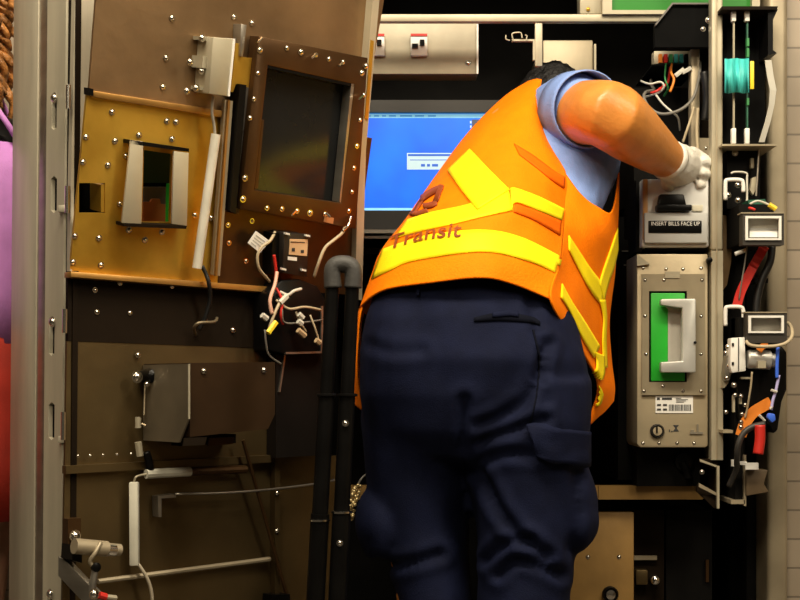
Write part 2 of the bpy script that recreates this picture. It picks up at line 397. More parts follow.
# card cage
cc = thing('card_cage', 'black card cage with two circuit boards and cyan ribbon by the right jamb', 'card cage', W(750,145,2.80))
b = MB(); b.fprism([(722,8),(777,8),(772,16),(772,52),(765,60),(765,143.5),(722,143.5)],2.86,.06)
b.build('backing', MATTE, cc)
MB().fprism([(722,6.2),(778,6.2),(777,9.5),(722,9.5)],2.78,.14).build('top_plate', DKBR, cc)
MB().fprism([(768,12),(778,9),(773,20),(773,50),(777,53),(768,55)],2.79,.13).build('side_plate', BLACK, cc)
for x,mm in ((734,CREAM),(747.5,PCB)):
    q = MB().fbox(x-.7,20,x+.7,143,2.80,.008).build('circuit_board', mm, cc)
    for y0,y1 in ((8,21),(128,143.6)): MB().fbox(x-2.2,y0,x+2.2,y1,2.795,.012).bevel(.001).build('card_clip', WHITE, q)
for y0,y1 in ((38,46),(48,57),(98,105)): MB().fbox(746.9,y0,749.2,y1,2.796,.01).build('chip', GRWIRE, cc)
rb = MB(); up=[];lo=[]
for k in range(13):
    x = 725+k*2; yy = 2.785+.006*math.sin(k*1.3)
    up.append((x,58.5+.4*math.sin(k*.9),yy)); lo.append((x,92.5+.6*math.sin(k*.8),yy))
for k in range(12):
    (x0,y0,d0),(x1,y1,d1)=up[k],up[k+1]; (x2,y2,d2),(x3,y3,d3)=lo[k],lo[k+1]
    f=[W(x0,y0,d0),W(x1,y1,d1),W(x3,y3,d3),W(x2,y2,d2)]; rb.hexa(f,[p+V((0,.004,0)) for p in f])
bmesh.ops.remove_doubles(rb.bm, verts=rb.bm.verts[:], dist=1e-5)
label(rb.build('ribbon_cover', CYAN, cc, True), 'crinkled cyan ribbon across the boards')
label(MB().fbox(750.3,61,754.2,89,2.79,.006).bevel(.001).build('yellow_strip', YPLAS, cc), 'yellow plastic strip')
wr = MB()
for k,off in enumerate((0,2.6)):
    pass
pts=[(766,60),(768,75),(771,90),(770,105),(766,122),(760,142)]
for (x0,y0),(x1,y1) in zip(pts,pts[1:]):
    f=[W(x0-1,y0,2.785),W(x0+5.5-(y0>100)*1,y0,2.79),W(x1+5.5-(y1>100)*1,y1,2.79),W(x1-1,y1,2.785)]; wr.hexa(f,[p+V((0,.003,0)) for p in f])
tag(wr.build('ribbon_cable', WWIRE), 'flat white ribbon cable hanging from the card cage', 'ribbon cable')

# terminal strip and wiring loom above the acceptor
ts = thing('terminal_strip', 'pale terminal strip with a row of small coloured connectors', 'terminal strip', W(675,64,2.95))
MB().fbox(654,51,711,64,2.95,.03).bevel(.001).build('base', CREAM, ts)
for k,mm in enumerate((OWIRE,RWIRE,GRWIRE,CYAN,CYAN,BLACK,RWIRE)):
    MB().fbox(659+k*5.2,54,662.4+k*5.2,62.5,2.94,.012).build('connector', mm, ts)
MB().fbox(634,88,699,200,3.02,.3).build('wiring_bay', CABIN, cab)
MB().fbox(691,48,700,180,2.90,.03).bevel(.004).build('round_post', BEIGE, cab); MB().fbox(700.2,48,712,137,2.93,.03).build('dark_reflection_strip', DKBR, cab)  # dark reflection on the upper upright, built as a dark brown strip
MB().fbox(652,64.3,700,66,2.94,.2).build('loom_shelf', MATTE, cab)
def cable(pts, r, m, lab, cat='cable', name='cable', grp=None, n=8):
    return tag(MB().tube([W(*p) for p in pts], r, n, 5).build(name, m, None, True), lab, cat, grp)
cable([(700,62,2.92),(699,78,2.89),(693,98,2.87),(680,110,2.86),(662,114,2.87),(650,108,2.88),(644,98,2.90),(646,92,2.92),(654,90,2.95),(652,86,2.99),(651,80,3.02)], .0032, GWIRE, 'thick grey cable looping below the terminal strip')
cable([(641,81,2.93),(650,84,2.90),(660,82,2.90),(664,86,2.90),(660,92,2.91),(652,95,2.93),(645,97,2.99)], .0022, WWIRE, 'white wire curling left beside the forearm', 'wire', 'wire')
cable([(651,93,2.91),(657,91,2.90),(662,87,2.91),(668,82,2.93),(670,66,2.95)], .0028, RWIRE, 'dark red wire crossing the white wire loop', 'wire', 'wire')
cable([(656,95,2.89),(663,104,2.88),(672,112,2.87),(678,118,2.90),(680,130,2.96)], .0022, WWIRE, 'white wire slanting down through the loom', 'wire', 'wire')
cable([(694,107,2.86),(691,118,2.86),(687,130,2.86),(683,142,2.87)], .0026, CWIRE, 'cream wire running down to the glove', 'wire', 'wire')
cable([(698,108,2.865),(697,122,2.865),(697,136,2.865),(698,150,2.865)], .0034, CWIRE, 'straight cream cable beside the upright', 'cable')
cable([(672,64,2.935),(671,72,2.91),(674,80,2.90),(670,92,2.90)], .0026, OWIRE, 'orange wire hanging from the terminal strip', 'wire', 'wire')
cable([(666,64,2.94),(665,78,2.92),(668,88,2.92),(664,96,2.95)], .0020, GRWIRE, 'thin green wire hanging below the terminal strip', 'wire', 'wire')
for x0,y0,x1,y1,lb in ((675,76,684,69,'left one of the paired white plugs under terminal strip'),(682,73,691,68,'right one of the paired white plugs under terminal strip')):
    a,c = W(x0,y0,2.90), W(x1,y1,2.90); q = MB().tube([a,c],.006,4,0).bevel(.001).build('plug', WWIRE); tag(q, lb, 'plug')
cable([(704,72,2.86),(706,84,2.86),(707,100,2.865),(705,120,2.87)], .009, BWIRE, 'fat black cable bundle behind the upright', 'cable bundle', 'cable_bundle')

# bill acceptor
ba = thing('bill_acceptor', 'white bill acceptor with black slot above the cash box', 'bill acceptor', W(675,247,2.83))
YB = 2.83
b = MB().fbox(642,179,709,247,YB,.18).bevel(.004,3); b.build('housing', mat('acceptor_white',(.66,.66,.64),.4), ba)
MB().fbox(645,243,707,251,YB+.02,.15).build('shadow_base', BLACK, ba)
MB().fbox(636,180,641.8,252,YB+.03,.15).build('side_rail', CABIN, ba)
ch = MB(); ch.fprism([(660,194),(684,194),(687,207),(657,211)],YB-.018,.02); ch.bevel(.003); ch.build('slot_throat', BLACK, ba)
b = MB(); b.fprism([(657,204.5),(692,204.5),(692,210.5),(657,210.5)],YB-.022,.025); b.bevel(.002); b.build('slot_lip', BLACK, ba)
label(MB().fbox(692.3,205,703,211,YB-.006,.01).bevel(.001).build('side_button', mat('pale_buff',(.62,.58,.45),.5), ba),'small buff button')
b = MB().fbox(644.5,212.5,708,243,YB-.012,.02).bevel(.003); b.build('label_bezel', GREY, ba)
pl = MB().fbox(648.5,220.5,702,233,YB-.0145,.006).bevel(.002).build('label_plate', BLACK, ba)
put_text('label_text','INSERT BILLS FACE UP', W(675.5,223.6,YB-.0145), 48/1400*YB, 3.9/1400*YB, XA, ZA, BACK, LWHITE, pl)
MB().fbox(643,179,648,240,YB-.004,.03).bevel(.002).build('edge_light', mat('amber_edge',(.5,.25,.08),.4), ba)

# cash box
cb = thing('cash_box', 'tall beige metal cash box with green window and grey handle', 'cash box', W(672,447,2.83))
YC = 2.83
b = MB(); b.fprism([(637,254),(708,254),(708,446),(705,447.5),(640,447.5),(637,444)],YC,.25); b.bevel(.003); b.build('body', CASH, cb)
b = MB(); b.fprism([(642,274),(705,274),(705,395),(642,395)],YC-.006,.012,[[(649,291),(649,382),(687,382),(687,291)]]); b.build('face_plate', mat('face_plate_metal',(.38,.32,.215),.4,.5), cb)
label(MB().fbox(648,290,688,383,YC-.001,.006).build('window_surround', BLACK, cb), 'black rim of the window')
b = MB(); b.fprism([(651,293),(685,293),(685,381),(651,381)],YC-.004,.006); label(b.bevel(.002).build('green_panel', GREEN, cb), 'bright green panel')
b = MB(); b.fprism([(661,303),(686,301),(686,372),(661,369),(668,362),(668,309)],YC-.0055,.003); b.build('recess_plate', mat('recess_grey',(.42,.40,.35),.5,.2), cb)
hd = MB(); hd.fprism([(661,299),(696,298.5),(696,372.5),(661,372.5),(661,362),(682.5,361),(682.5,308),(661,305)],YC-.035,.022); hd.bevel(.003)
hd.build('handle', mat('handle_grey',(.50,.50,.47),.35,.3), cb)
b = MB(); b.fbox(684,300,694,306,YC-.015,.02); b.fbox(684,364,694,370,YC-.015,.02); b.build('handle_mount', BEIGE, cb)
b = MB(); b.lathe(W(695,342.5,YC-.036),(0,-1,0),[(.003,0),(.003,.002),(.0003,.003)],10); b.build('handle_pin', BLACK, cb)
MB().fbox(665,271.5,680,278,YC-.008,.004).build('small_plate', CREAM, cb)
sk = MB().fbox(655.5,396,693,413,YC-.0015,.003).build('sticker', LWHITE, cb)
b = MB(); yq = YC-.0022
for x0,x1,y0,y1 in ((657,660,397.5,400),(662,672,397.6,399.8),(657,661,404,406),(663,667,404,406),(657,661,408.5,410.5),(663,667,408.5,410.5)): b.fbox(x0,y0,x1,y1,yq,.001)
for k in range(15): b.fbox(669+k*1.5,404.5,669.7+k*1.5+(k%3)*.15,410.8,yq,.001)
for k in range(4): b.fbox(676,398+k*1.3,676+5+(k*7)%9,398.5+k*1.3,yq,.001)
b.build('sticker_print', PRINT, sk)
lk = MB().lathe(W(657,431,YC),(0,-1,0),[(.0145,0),(.0145,.004),(.012,.007),(.011,.004)],24).build('lock', mat('lock_dark',(.06,.055,.05),.35,.6), cb)
MB().lathe(W(657,431,YC),(0,-1,0),[(.009,0),(.009,.007),(.0005,.008)],20).build('lock_core', CASH, lk)
MB().fbox(656.2,426,657.8,433,YC-.0095,.003).build('key_slot', BLACK, lk)
b = MB()
b.fprism([(673,425),(679,425),(676.6,428),(679,431.5),(673,431.5),(675.4,428)],YC-.0008,.002); b.fbox(669,429.5,670,432,YC-.0008,.002); b.fbox(671,431,672.6,432,YC-.0008,.002)
b.build('symbol_mark', PRINT, cb)
b = MB(); b.fbox(690,432,703,434,YC-.003,.004); b.fbox(697,424,698.5,432,YC-.003,.004); b.fbox(691,430,694,432,YC-.003,.004); b.build('engraved_mark', mat('etched',(.30,.27,.21),.4,.5), cb)
for x,y in ((643,268),(666,269),(683,269),(701,268),(645,280),(645,316),(646,354),(644,391),(664,280),(683,391),(702,280),(701,316),(701,354),(701,391),(643,443),(659,443),(677,443),(694,443),(663,386)):
    screw(W(x,y,YC-(.006 if 276<y<395 else 0)), BACK, cb, .0028)
b = MB(); b.fprism([(637,254),(645,260),(650,264),(637,266)],YC-.008,.01); b.build('top_clip', CREAM, cb)
MB().lathe(W(707.5,261,YC+.01),(0,-1,0),[(.006,0),(.006,.02),(.001,.022)],12).build('latch_pin', BLACK, cb)
MB().box((W(637,0,2.9).x,2.9,W(0,486,2.92).z+.001),(W(700,0,2.9).x,3.06,W(0,448,2.83).z-.001)).build('cash_box_rest', CABIN, cab)
b = MB(); b.tube([W(682,462,2.88),(W(686,470,2.88)),W(688,478,2.88)],.008,10); b.lathe(W(684,462,2.88),(0,1,0),[(.018,0),(.018,.02)],16); b.build('roller', BLACK, cab)

# slot modules (right)
def slot_module(x0,y0,x1,y1,fx0,fy0,fx1,fy1,Y,lab,deep):
    t = thing('slot_module', lab, 'slot module', W((x0+x1)/2,y1,Y), 'pale framed slot modules at the right jamb')
    hs = mat('module_dark',(.035,.030,.024),.45)
    b = MB(); b.fprism([(x0,y0),(x1,y0),(x1,y1),(x0,y1)],Y,.03,[[(fx0+1,fy0+1),(fx0+1,fy1-1),(fx1-1,fy1-1),(fx1-1,fy0+1)]]); b.build('housing', hs, t)
    b = MB(); b.fprism([(fx0,fy0),(fx1,fy0),(fx1,fy1),(fx0,fy1)],Y-.004,.006,[[(fx0+2.6,fy0+2.2),(fx0+2.6,fy1-1.8),(fx1-2.4,fy1-1.8),(fx1-2.4,fy0+2.2)]]); b.build('frame', WHITE, t)
    zz=Y+.022
    a=[W(fx0+1,fy0+1,zz),W(fx1-1,fy0+1,zz),W(fx1-1,fy1-1,zz),W(fx0+1,fy1-1,zz)]; MB().hexa(a,[p+V((0,.004,0)) for p in a]).build('recess_back', mat('recess_buff',(.72,.68,.58),.5), t)
    if deep:
        ym=(fy0+fy1)/2+1; a=[W(fx0+4,ym-1,zz),W(fx1-4,ym-1,zz),W(fx1-4,fy1-3,Y+.004),W(fx0+4,fy1-3,Y+.004)]
        label(MB().hexa(a,[p+V((0,.003,-.003)) for p in a]).build('tray', WHITE, t),'sloping pale tray')
    label(MB().fbox(x0-2,y0-1.2,x1,y0-.1,Y-.002,.03).build('top_cover', BEIGE, t),'tan top edge')
    return t
slot_module(743,213.5,784,245,745.5,216,781.5,240,2.74,'upper dark module with pale recessed slot and sloping tray',True)
sm = slot_module(747,313,787,343,748.5,315.5,784,333,2.74,'lower dark module with pale framed slot over the motor',False)
mp_ = MB(); mp_.box((W(736,0,2.8).x,2.772,W(0,245,2.8).z),(W(770,0,2.8).x,2.93,W(0,206,2.8).z)); mp_.build('module_mount', CABIN, cab)
mp_ = MB(); mp_.box((W(736,0,2.8).x,2.772,W(0,345,2.8).z),(W(775,0,2.8).x,2.84,W(0,318,2.8).z)); mp_.box((W(736,0,2.8).x,2.81,W(0,500,2.8).z),(W(744,0,2.8).x,2.93,W(0,318,2.8).z)); mp_.build('module_mount', CABIN, cab)
for y0,y1,lb in ((180,211,'pale bent rod handle above the upper slot module'),(307,337,'pale bent rod handle beside the lower slot module')):
    tag(MB().tube([W(725.5,y1-11,2.80),W(725.5,y0+3,2.80),W(728,y0,2.80),W(740,y0,2.80),W(743,y0+3,2.80),W(743.5,y0+12,2.80)],.0042,10,5).build('rod_handle', WHITE, None, True), lb, 'handle', 'bent rod handles on the rack')
tag(MB().tube([W(731,173.5,2.81),W(735,172,2.81),W(746,173,2.81),W(747,180,2.81),W(747,211,2.80)],.0022,8,3).build('bent_rod', WWIRE, None, True),'thin pale rod bent over the upper handle','rod')
# scraps behind modules
kb = thing('latch_assembly', 'jumble of small dark levers and screws above the upper module', 'latch assembly', W(748,210,2.81))
b = MB(); b.fbox(727,150,760,209,2.85,.04); b.build('back_plate', BLACK, kb)
for k,(x,y) in enumerate(((735,153),(728,195),(738,200),(738,185))): screw(W(x,y,2.85), BACK, kb, .005)
b = MB(); b.fbox(751,158,754,168,2.84,.01); b.fprism([(752,178),(757,176),(758,185),(753,195),(750,190)],2.835,.012); b.build('lever', CREAM, kb)
b = MB(); b.tube([W(759,147,2.83),W(758,165,2.83),W(757,182,2.83),W(756,196,2.83)],.002,6); b.build('spring_wire', STEEL, kb)
b = MB(); b.fprism([(748,200),(765,199),(768,208),(750,210)],2.78,.05); b.build('board', PCB, kb)
cable([(750,204,2.75),(757,201,2.75),(765,203,2.75),(771,206,2.75)],.0022,WWIRE,'short white wire on top of the upper module','wire','wire')
cable([(749,208,2.745),(752,208.5,2.74),(755,210,2.74)],.0026,RWIRE,'tiny red wire on top of the upper module','wire','wire')
tag(MB().tube([W(769,204.5,2.742),W(776,209,2.742)],.005,8,0).build('connector', YPLAS),'yellow-green connector on top of the upper module','connector')
tag(MB().tube([W(735,254,2.80),W(746,250,2.80)],.004,8,0).build('pin', WHITE),'pale pin below the upper slot module','pin')
b = MB(); b.fprism([(726,215),(730,222),(732,240),(731,262),(727,285),(723,290),(723,215)],2.88,.03); tag(b.build('curved_guide', mat('tan_guide',(.20,.12,.05),.5)),'curved dark tan guide plate beside the upright','guide plate')

# red ribbon etc
def flat(name, pts, w, m, Y, lab, cat, th=.004):
    b = MB()
    P = crom([V((x,y,0)) for x,y in pts], 6)[0]; L=[];R=[]
    for i,p in enumerate(P):
        t=(P[min(i+1,len(P)-1)]-P[max(i-1,0)]).normalized(); nn=V((-t.y,t.x,0)); L.append(W(*(p+nn*w/2).xy,Y)); R.append(W(*(p-nn*w/2).xy,Y))
    for i in range(len(P)-1):
        f=[L[i],R[i],R[i+1],L[i+1]]; b.hexa(f,[q+V((0,th,0)) for q in f])
    bmesh.ops.remove_doubles(b.bm, verts=b.bm.verts[:], dist=1e-6)
    return tag(b.build(name,m),lab,cat)
flat('ribbon_cable',[(765,246),(756,262),(749,275),(741,292),(737,306)],9,RWIRE,2.80,'broad red ribbon cable slanting between the two slot modules','ribbon cable')
cable([(772,246,2.82),(770,262,2.82),(762,280,2.82),(757,300,2.82),(756,316,2.82)],.008,BWIRE,'black cable hanging beside the red ribbon cable','cable')
cable([(747,246,2.79),(745,262,2.79),(742,280,2.79),(739,300,2.80)],.0016,GWIRE,'thin grey wire left of the red ribbon','wire','wire')
MB().fbox(755,278,768,283,2.82,.05).build('clip_bar', BLACK, cab)

# coin motor
cm = thing('motor_unit', 'silver motor on a white bracket with black housing under the lower slot module', 'motor', W(760,400,2.78))
b = MB(); b.fprism([(747,340),(782,346),(787,352),(787,390),(782,402),(778,430),(774,434),(770,425),(740,420),(736,372)],2.78,.08); b.bevel(.004); b.build('housing', BLACK, cm)
b = MB(); b.fprism([(731,338),(745,337),(746,371),(732,373),(730,365)],2.75,.03); b.bevel(.002); b.build('bracket', WHITE, cm)
b = MB(); b.fbox(738.3,338,739,371,2.748,.004); b.fbox(732,343,734,346,2.748,.004); b.fbox(732,362,734,365,2.748,.004); b.build('bracket_slots', BLACK, cm)
b = MB(); b.fprism([(727,356),(731,346),(731,372),(726,381),(725,370)],2.77,.03); b.build('plate', STEEL, cm)
b = MB(); b.lathe(W(747,359,2.765),(1,0,-.05),[(.017,0),(.019,.004),(.019,.045),(.014,.047),(.014,.054),(.003,.055)],20); b.build('motor', SILVER, cm)
b = MB(); b.fbox(758,361,766,368,2.74,.02); b.build('motor_tab', CREAM, cm)
for x,y in ((728,347),(726,353),(729,366),(727,378),(734,385)): screw(W(x,y,2.77), BACK, cm, .0045)
b = MB(); b.fprism([(724,372),(732,372),(728,384),(724,388)],2.79,.03); b.build('pale_lever', CREAM, cm)
b = MB(); b.fbox(741,377,752,379,2.765,.01); b.fbox(733,395,735,412,2.77,.01); b.fbox(740,398,742,404,2.77,.01); b.build('small_levers', CREAM, cm)
b = MB(); b.fbox(723,430,733,433,2.78,.1); b.build('lower_bar', BEIGE, cm)
for x,y in ((735,395),(741,396),(726,412),(745,405),(742,414),(741,422),(741,427)): screw(W(x,y,2.765), BACK, cm, .0035)
cable([(746,341,2.735),(750,345,2.73),(760,346.5,2.73),(775,346,2.73),(786,343,2.73),(792,336,2.74),(791,327,2.76),(788,323,2.79)],.0036,CWIRE,'cream cable sagging under the lower slot module','cable')
flat('ribbon_cable',[(759,351),(763,346),(768,344)],6,OWIRE,2.741,'short orange ribbon on top of the silver motor','ribbon cable')
cable([(752,372,2.74),(751,385,2.745),(749,398,2.75),(747,410,2.76),(745,418,2.765)],.002,CWIRE,'cream wire running down the motor housing','wire','wire')
flat('ribbon_cable',[(771,402),(762,407),(753,413),(745,424),(741,436)],11,OWIRE,2.766,'broad orange ribbon cable curving across the motor housing','ribbon cable')
cable([(765,424,2.75),(752,427,2.75),(743,434,2.75),(738,446,2.75),(737,458,2.76),(736,470,2.78),(729,486,2.80)],.006,mat('hose_rubber',(.03,.027,.024),.5),'dark grey hose curving down from the motor housing','hose','hose')
cable([(760,425,2.745),(760,440,2.745),(758,454,2.745)],.0105,RWIRE,'fat red cable hanging straight under the motor housing','cable')
cable([(779,375,2.745),(776,390,2.745),(773,400,2.745),(771,410,2.745)],.003,mat('lilac_wire',(.45,.42,.75),.5),'pale lilac wire down the right of the motor housing','wire','wire')
b = MB(); b.fprism([(769,413),(775,414),(776,420),(772,423),(767,417)],2.74,.012); b.bevel(.002); tag(b.build('connector', BLWIRE),'bright blue connector at the end of the lilac wire','connector')
for a,c,lb in (((771,390),(777,392),'upper white cable tie on the lilac wire'),((770,409),(772,407),'lower white cable tie above the blue connector'),((759,415),(765,421),'white cable tie across the orange ribbon')):
    tag(MB().tube([W(*a,2.764 if a[0]==759 else 2.7405),W(*c,2.764 if a[0]==759 else 2.7405)],.0028,6,0).build('cable_tie', WWIRE), lb, 'cable tie', 'white cable ties on the wiring')
cable([(778,347,2.742),(777,365,2.742),(777,378,2.742)],.0035,BLWIRE,'blue cable beside the silver motor','cable')
b = MB(); b.fbox(734,461.5,747,465,2.775,.012); b.fbox(733,460,735.5,466.5,2.772,.016); b.fbox(745.5,463,758.5,469.5,2.77,.014); tag(b.build('pull_tab', LWHITE),'white tab with a short stem at the rack foot','tab')
b = MB(); b.fprism([(746.4,470),(768,470),(764,484),(769,492),(746.4,496)],2.79,.05); b.bevel(.002); tag(b.build('box', mat('dull_brown_box',(.11,.075,.04),.5)),'dull brown metal box at the foot of the right jamb','box')

# ------------------------------------------------------------------ the open door
import mathutils
ANG = math.radians(50); d = V((math.sin(ANG), math.cos(ANG), 0)); n = V((math.cos(ANG), -math.sin(ANG), 0))
P0 = W(70,385,2.35); Z0 = W(71,272,2.35).z; LEAN = math.radians(12.5)
nu = n*math.cos(LEAN) - ZA*math.sin(LEAN); uu = ZA*math.cos(LEAN) + n*math.sin(LEAN)
P0u = V((P0.x,P0.y,Z0))
CAM = V((0,0,H))
def plane_at(p0, nn, px, py, off):
    r = W(px,py,1) - CAM; q = p0 + nn*off; t = (q-CAM).dot(nn)/r.dot(nn); return CAM + r*t
def DL(px,py,off=0): return plane_at(P0, n, px, py, off)
def DU(px,py,off=0): return plane_at(P0u, nu, px, py, off)
def dp(pl, pts, off, th, holes=(), b=None):
    b = b or MB(); nn = nu if pl is DU else n
    return b.prism([pl(x,y,off) for x,y in pts], nn*-th, [[pl(x,y,off) for x,y in h] for h in holes])
def rect(x0,y0,x1,y1): return [(x0,y0),(x1,y0),(x1,y1),(x0,y1)]
door = thing('machine_door', 'ticket machine door swung open, its brassy inner side full of fittings facing out', 'machine door', (P0.x+.25, P0.y+.2, 0))
def vstrip(b, xt0, xt1, Ya, Yb, lean=-5, th=.02, y0=-70, y1=880, holes=()):
    f=[]
    def X(x,y): return x + lean*y/600
    f=[W(X(xt0,y0),y0,Ya),W(X(xt1,y0),y0,Yb),W(X(xt1,y1),y1,Yb),W(X(xt0,y1),y1,Ya)]
    hs=[[W(X(x,y),y,Ya+(Yb-Ya)*(x-xt0)/(xt1-xt0)) for x,y in h] for h in holes]
    b.prism(f, d*th, hs); return b
vstrip(MB(), 13.5, 38, 2.56, 2.46, th=.03).bevel(.002).build('edge_panel', EDGE, door)
vstrip(MB(), 37, 48, 2.475, 2.42, th=.02).bevel(.002).build('edge_channel', STEEL, door)
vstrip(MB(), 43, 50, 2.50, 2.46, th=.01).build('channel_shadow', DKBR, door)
def slot(x,y0,y1,w): return [(x-w,y0+w),(x,y0),(x+w,y0+w),(x+w,y1-w),(x,y1),(x-w,y1-w)]
sl=[slot(55,96,130,2.6),slot(55.5,176,213,3),slot(54.5,316,356,2.8),slot(55,402,440,3),slot(54,590,628,2.8)]
b=vstrip(MB(), 47.5, 66, 2.412, 2.365, th=.012, holes=sl); label(b.build('latch_strip', mat('bright_edge_steel',(.60,.55,.42),.36,.2,.15,5,.05,60,(4,4,.5)), door), 'bright latch strip with long slots')
vstrip(MB(), 48.5, 66, 2.426, 2.380, th=.004).build('slot_backing', MATTE, door)
vstrip(MB(), 65.5, 76, 2.375, 2.35, lean=-6, th=.01).build('inner_channel', DKBR, door)
for y in (98,322,594):
    p=W(55-5*y/600+.3,y,2.385); screw(p, -d, door, .007,'latch_bolt')
for i,(y0,y1,x) in enumerate(((85,109,68),(186,213,67),(309,333,64.5),(412,440,63))):
    b=MB(); b.tube([W(x+.6,y0,2.335),W(x+.4,y1,2.335)],.0045,10,0); h=b.build('hook_barrel', CHROME, door)
# hook lip of the slots
for y in (205,436): MB().fbox(58,y,66.5,y+7,2.36,.012).bevel(.001).build('hook_lip', EDGE, door)
# side flange wedge
b=dp(DL,[(76,-60),(103,-60),(96,0),(72,271),(70,271),(71,180)],.004,.012); label(b.build('inner_flange', EDGE, door),'pale side flange narrowing downward')
# upper plate
label(dp(DU,[(103,-70),(388,-40),(384,0),(372,70),(364,150),(88,105),(96,0)],0,.006).build('upper_plate', PANEL, door),'greyish brown upper plate')
# brass panel with openings
hol=[rect(79,183,105,213),[(144,150),(172,154),(170,222),(142,222)]]
b=dp(DU,[(87,95),(262,123),(262,292),(70,271)],.003,.006,hol); label(b.build('brass_panel', BRASS, door),'yellow brass inner panel')
dp(DU,rect(72,178,112,218),-.05,.004).build('opening_back', MATTE, door)
b=dp(DU,[(101,185),(104.5,184),(104.5,212),(101,212)],.001,.04); label(b.build('opening_side', BRASS, door),'bright right wall of the square opening')
# right part of the brass panel: dimmer reddish light painted as red brown
label(dp(DU,[(228,116),(372,138),(362,212),(354,295),(218,286)],.005,.004).build('dim_brass_panel', COPPER, door),'right part of the brass panel below the screen, dim reddish light painted in')
b=dp(DU,[(92,90.5),(250,115),(250,122),(92,97)],.012,.012); b.bevel(.0015); b.build('ridge', RIDGE, door)
label(dp(DU,[(89.5,88),(93.5,89),(93.5,96),(89.5,95)],.022,.02).build('ridge_cap', BLACK, door),'black end cap')
dp(DL,[(71,271.5),(275,287),(275,293),(71,277)],.025,.025).bevel(.001).build('ledge', RIDGE, door)
# chute window
win=[]
q=dp(DU,[(131,140),(143.5,141.5),(141.5,225),(122,223)],.03,.005); q.bevel(.001); wf=q.build('chute_flange', CREAM, door)
q=dp(DU,[(174,151),(189,153),(187,226),(172,224)],.03,.005); q.bevel(.001); q.build('chute_flange', CREAM, door)
dp(DU,[(131,140),(189,148.5),(189,152),(131,144)],.03,.03).build('chute_top', BLACK, door)
dp(DU,[(124,223),(187,226),(186,229),(124,226.5)],.032,.03).build('chute_sill', DKBR, door)
dp(DU,rect(136,140,182,232),-.07,.004).build('chute_back', MATTE, door)
label(dp(DU,rect(143,148,173,183),-.05,.004).build('chute_green', DGREEN, door),'dark green upper half')
dp(DU,rect(143,187,173,206),-.055,.004).build('chute_grey', mat('mid_grey',(.20,.19,.18),.5), door)
label(dp(DU,[(143,202),(150,202),(152,199),(160,199),(161,204),(170,205),(170,224),(143,224)],-.045,.004).build('chute_reflection', CHUTE_REFL, door),'orange-brown reflection painted on the lower half')  # orange reflection in the chute, made as a coloured sheet
label(dp(DU,[(169,184),(173,184),(172,224),(168,224)],-.03,.01).build('chute_light_edge', GREEN, door),'thin green edge')
# terminal box on the door
tb2=dp(DU,[(213,37),(235,39),(229,96.5),(209,94)],.05,.05); tb2.bevel(.002); TB=label(tb2.build('terminal_box', CREAM, door),'pale terminal box')
dp(DU,[(233.5,38.5),(235.5,39),(229.8,96.5),(228,96)],.052,.052).build('box_edge', WHITE, TB)
b=dp(DU,[(202,36.5),(213,38),(212,41.5),(202,40)],.03,.03); dp(DU,[(200,86.5),(210,88),(210,91.5),(200,90)],.03,.03,b=b); dp(DU,[(203,56),(213,57),(212,69),(202,68)],.036,.036,b=b); b.build('box_clip', CREAM, TB)
dp(DU,[(205,41),(213,42),(211,86),(203,84)],.008,.006).build('box_gap', MATTE, TB)
for x,y in ((202,38),(202,71),(196,88),(190,62),(187,91)): screw(DU(x,y,.03), nu, TB, .005)
label(dp(DU,[(236,43),(240,44),(240,57),(254.5,58),(253,89),(236,84),(233,92),(231,92)],.02,.02).build('yellow_bracket', BRASS, door),'yellow bracket beside the terminal box')
dp(DU,[(241,24),(247,25),(243,57),(240,56)],.025,.025).bevel(.001).build('upright_tab', STEEL, door)
dp(DU,[(240,84),(246.5,85),(236,214),(230,211)],.03,.03).build('gasket_bar', BLACK, door)
dp(DU,[(246.5,87),(250.5,88),(239,214),(235,212)],.02,.02).build('gasket_side', mat('gasket_grey',(.07,.06,.05),.5), door)
b=MB(); b.tube([DU(216,134,.03),DU(197,268,.03)],.0086,14,0); label(b.build('conduit', mat('conduit_white',(.60,.57,.48),.45), door,False),'white plastic conduit')
b=dp(DU,[(225,100),(233,101),(220,276),(213,275)],.018,.010); label(b.build('channel_rail', BEIGE, door),'narrow steel channel')
dp(DU,[(228.5,100),(230.5,100.5),(217.5,276),(215.5,276)],.024,.01).build('channel_lip', RIDGE, door)
b=MB(); b.tube([DU(213.5,96,.03),DU(212,112,.03),DU(214,124,.03),DU(215,134,.03)],.0026,8); b.build('grey_lead', mat('lead_grey',(.35,.32,.27),.5), door, True)
b=MB(); b.tube([DU(202,266,.03),DU(206,274,.035),DL(209,284,.04),DL(210,300,.03),DL(205,318,.02),DL(199,330,.01)],.0038,8); b.build('black_lead', BWIRE, door, True)
# door display frame
fr=dp(DU,[(259,36),(368,58),(356,229),(240,209)],.035,.03,[[(268,65),(254.5,190),(341,203),(354.5,84)]]); fr.bevel(.0015); FR=label(fr.build('display_frame', COPPER, door),'red-brown frame of the display')
MB().hexa([DU(258,50,.008),DU(364,70,.008),DU(352,218,.008),DU(245,204,.008)],[p-nu*.004 for p in (DU(258,50,.008),DU(364,70,.008),DU(352,218,.008),DU(245,204,.008))]).build('display_glass', GLASS, FR)
dp(DU,[(351.5,83),(354.5,84),(342,203),(339.5,202)],.034,.024).build('bright_edge', STEEL, FR)
dp(DU,[(268,65),(354.5,84),(354,87),(267.5,68)],.034,.024).build('dark_edge', BLACK, FR)
dp(DU,[(264,120),(258,188),(254.5,190),(262,120)],.034,.024).build('left_edge', COPPER, FR)
for x,y in ((260,50),(287,48),(301,52),(316,55),(329,59),(343,62),(366,66),(258,73),(254,99),(364,95),(360,120),(245,178),(243,199),(267,208),(282,209),(297,211),(310,213),(325,214),(354,168),(352,192),(349,211),(362,73),(250,118),(357,146)):
    screw(DU(x,y,.036), nu, FR, random.choice((.0036,.0046)))
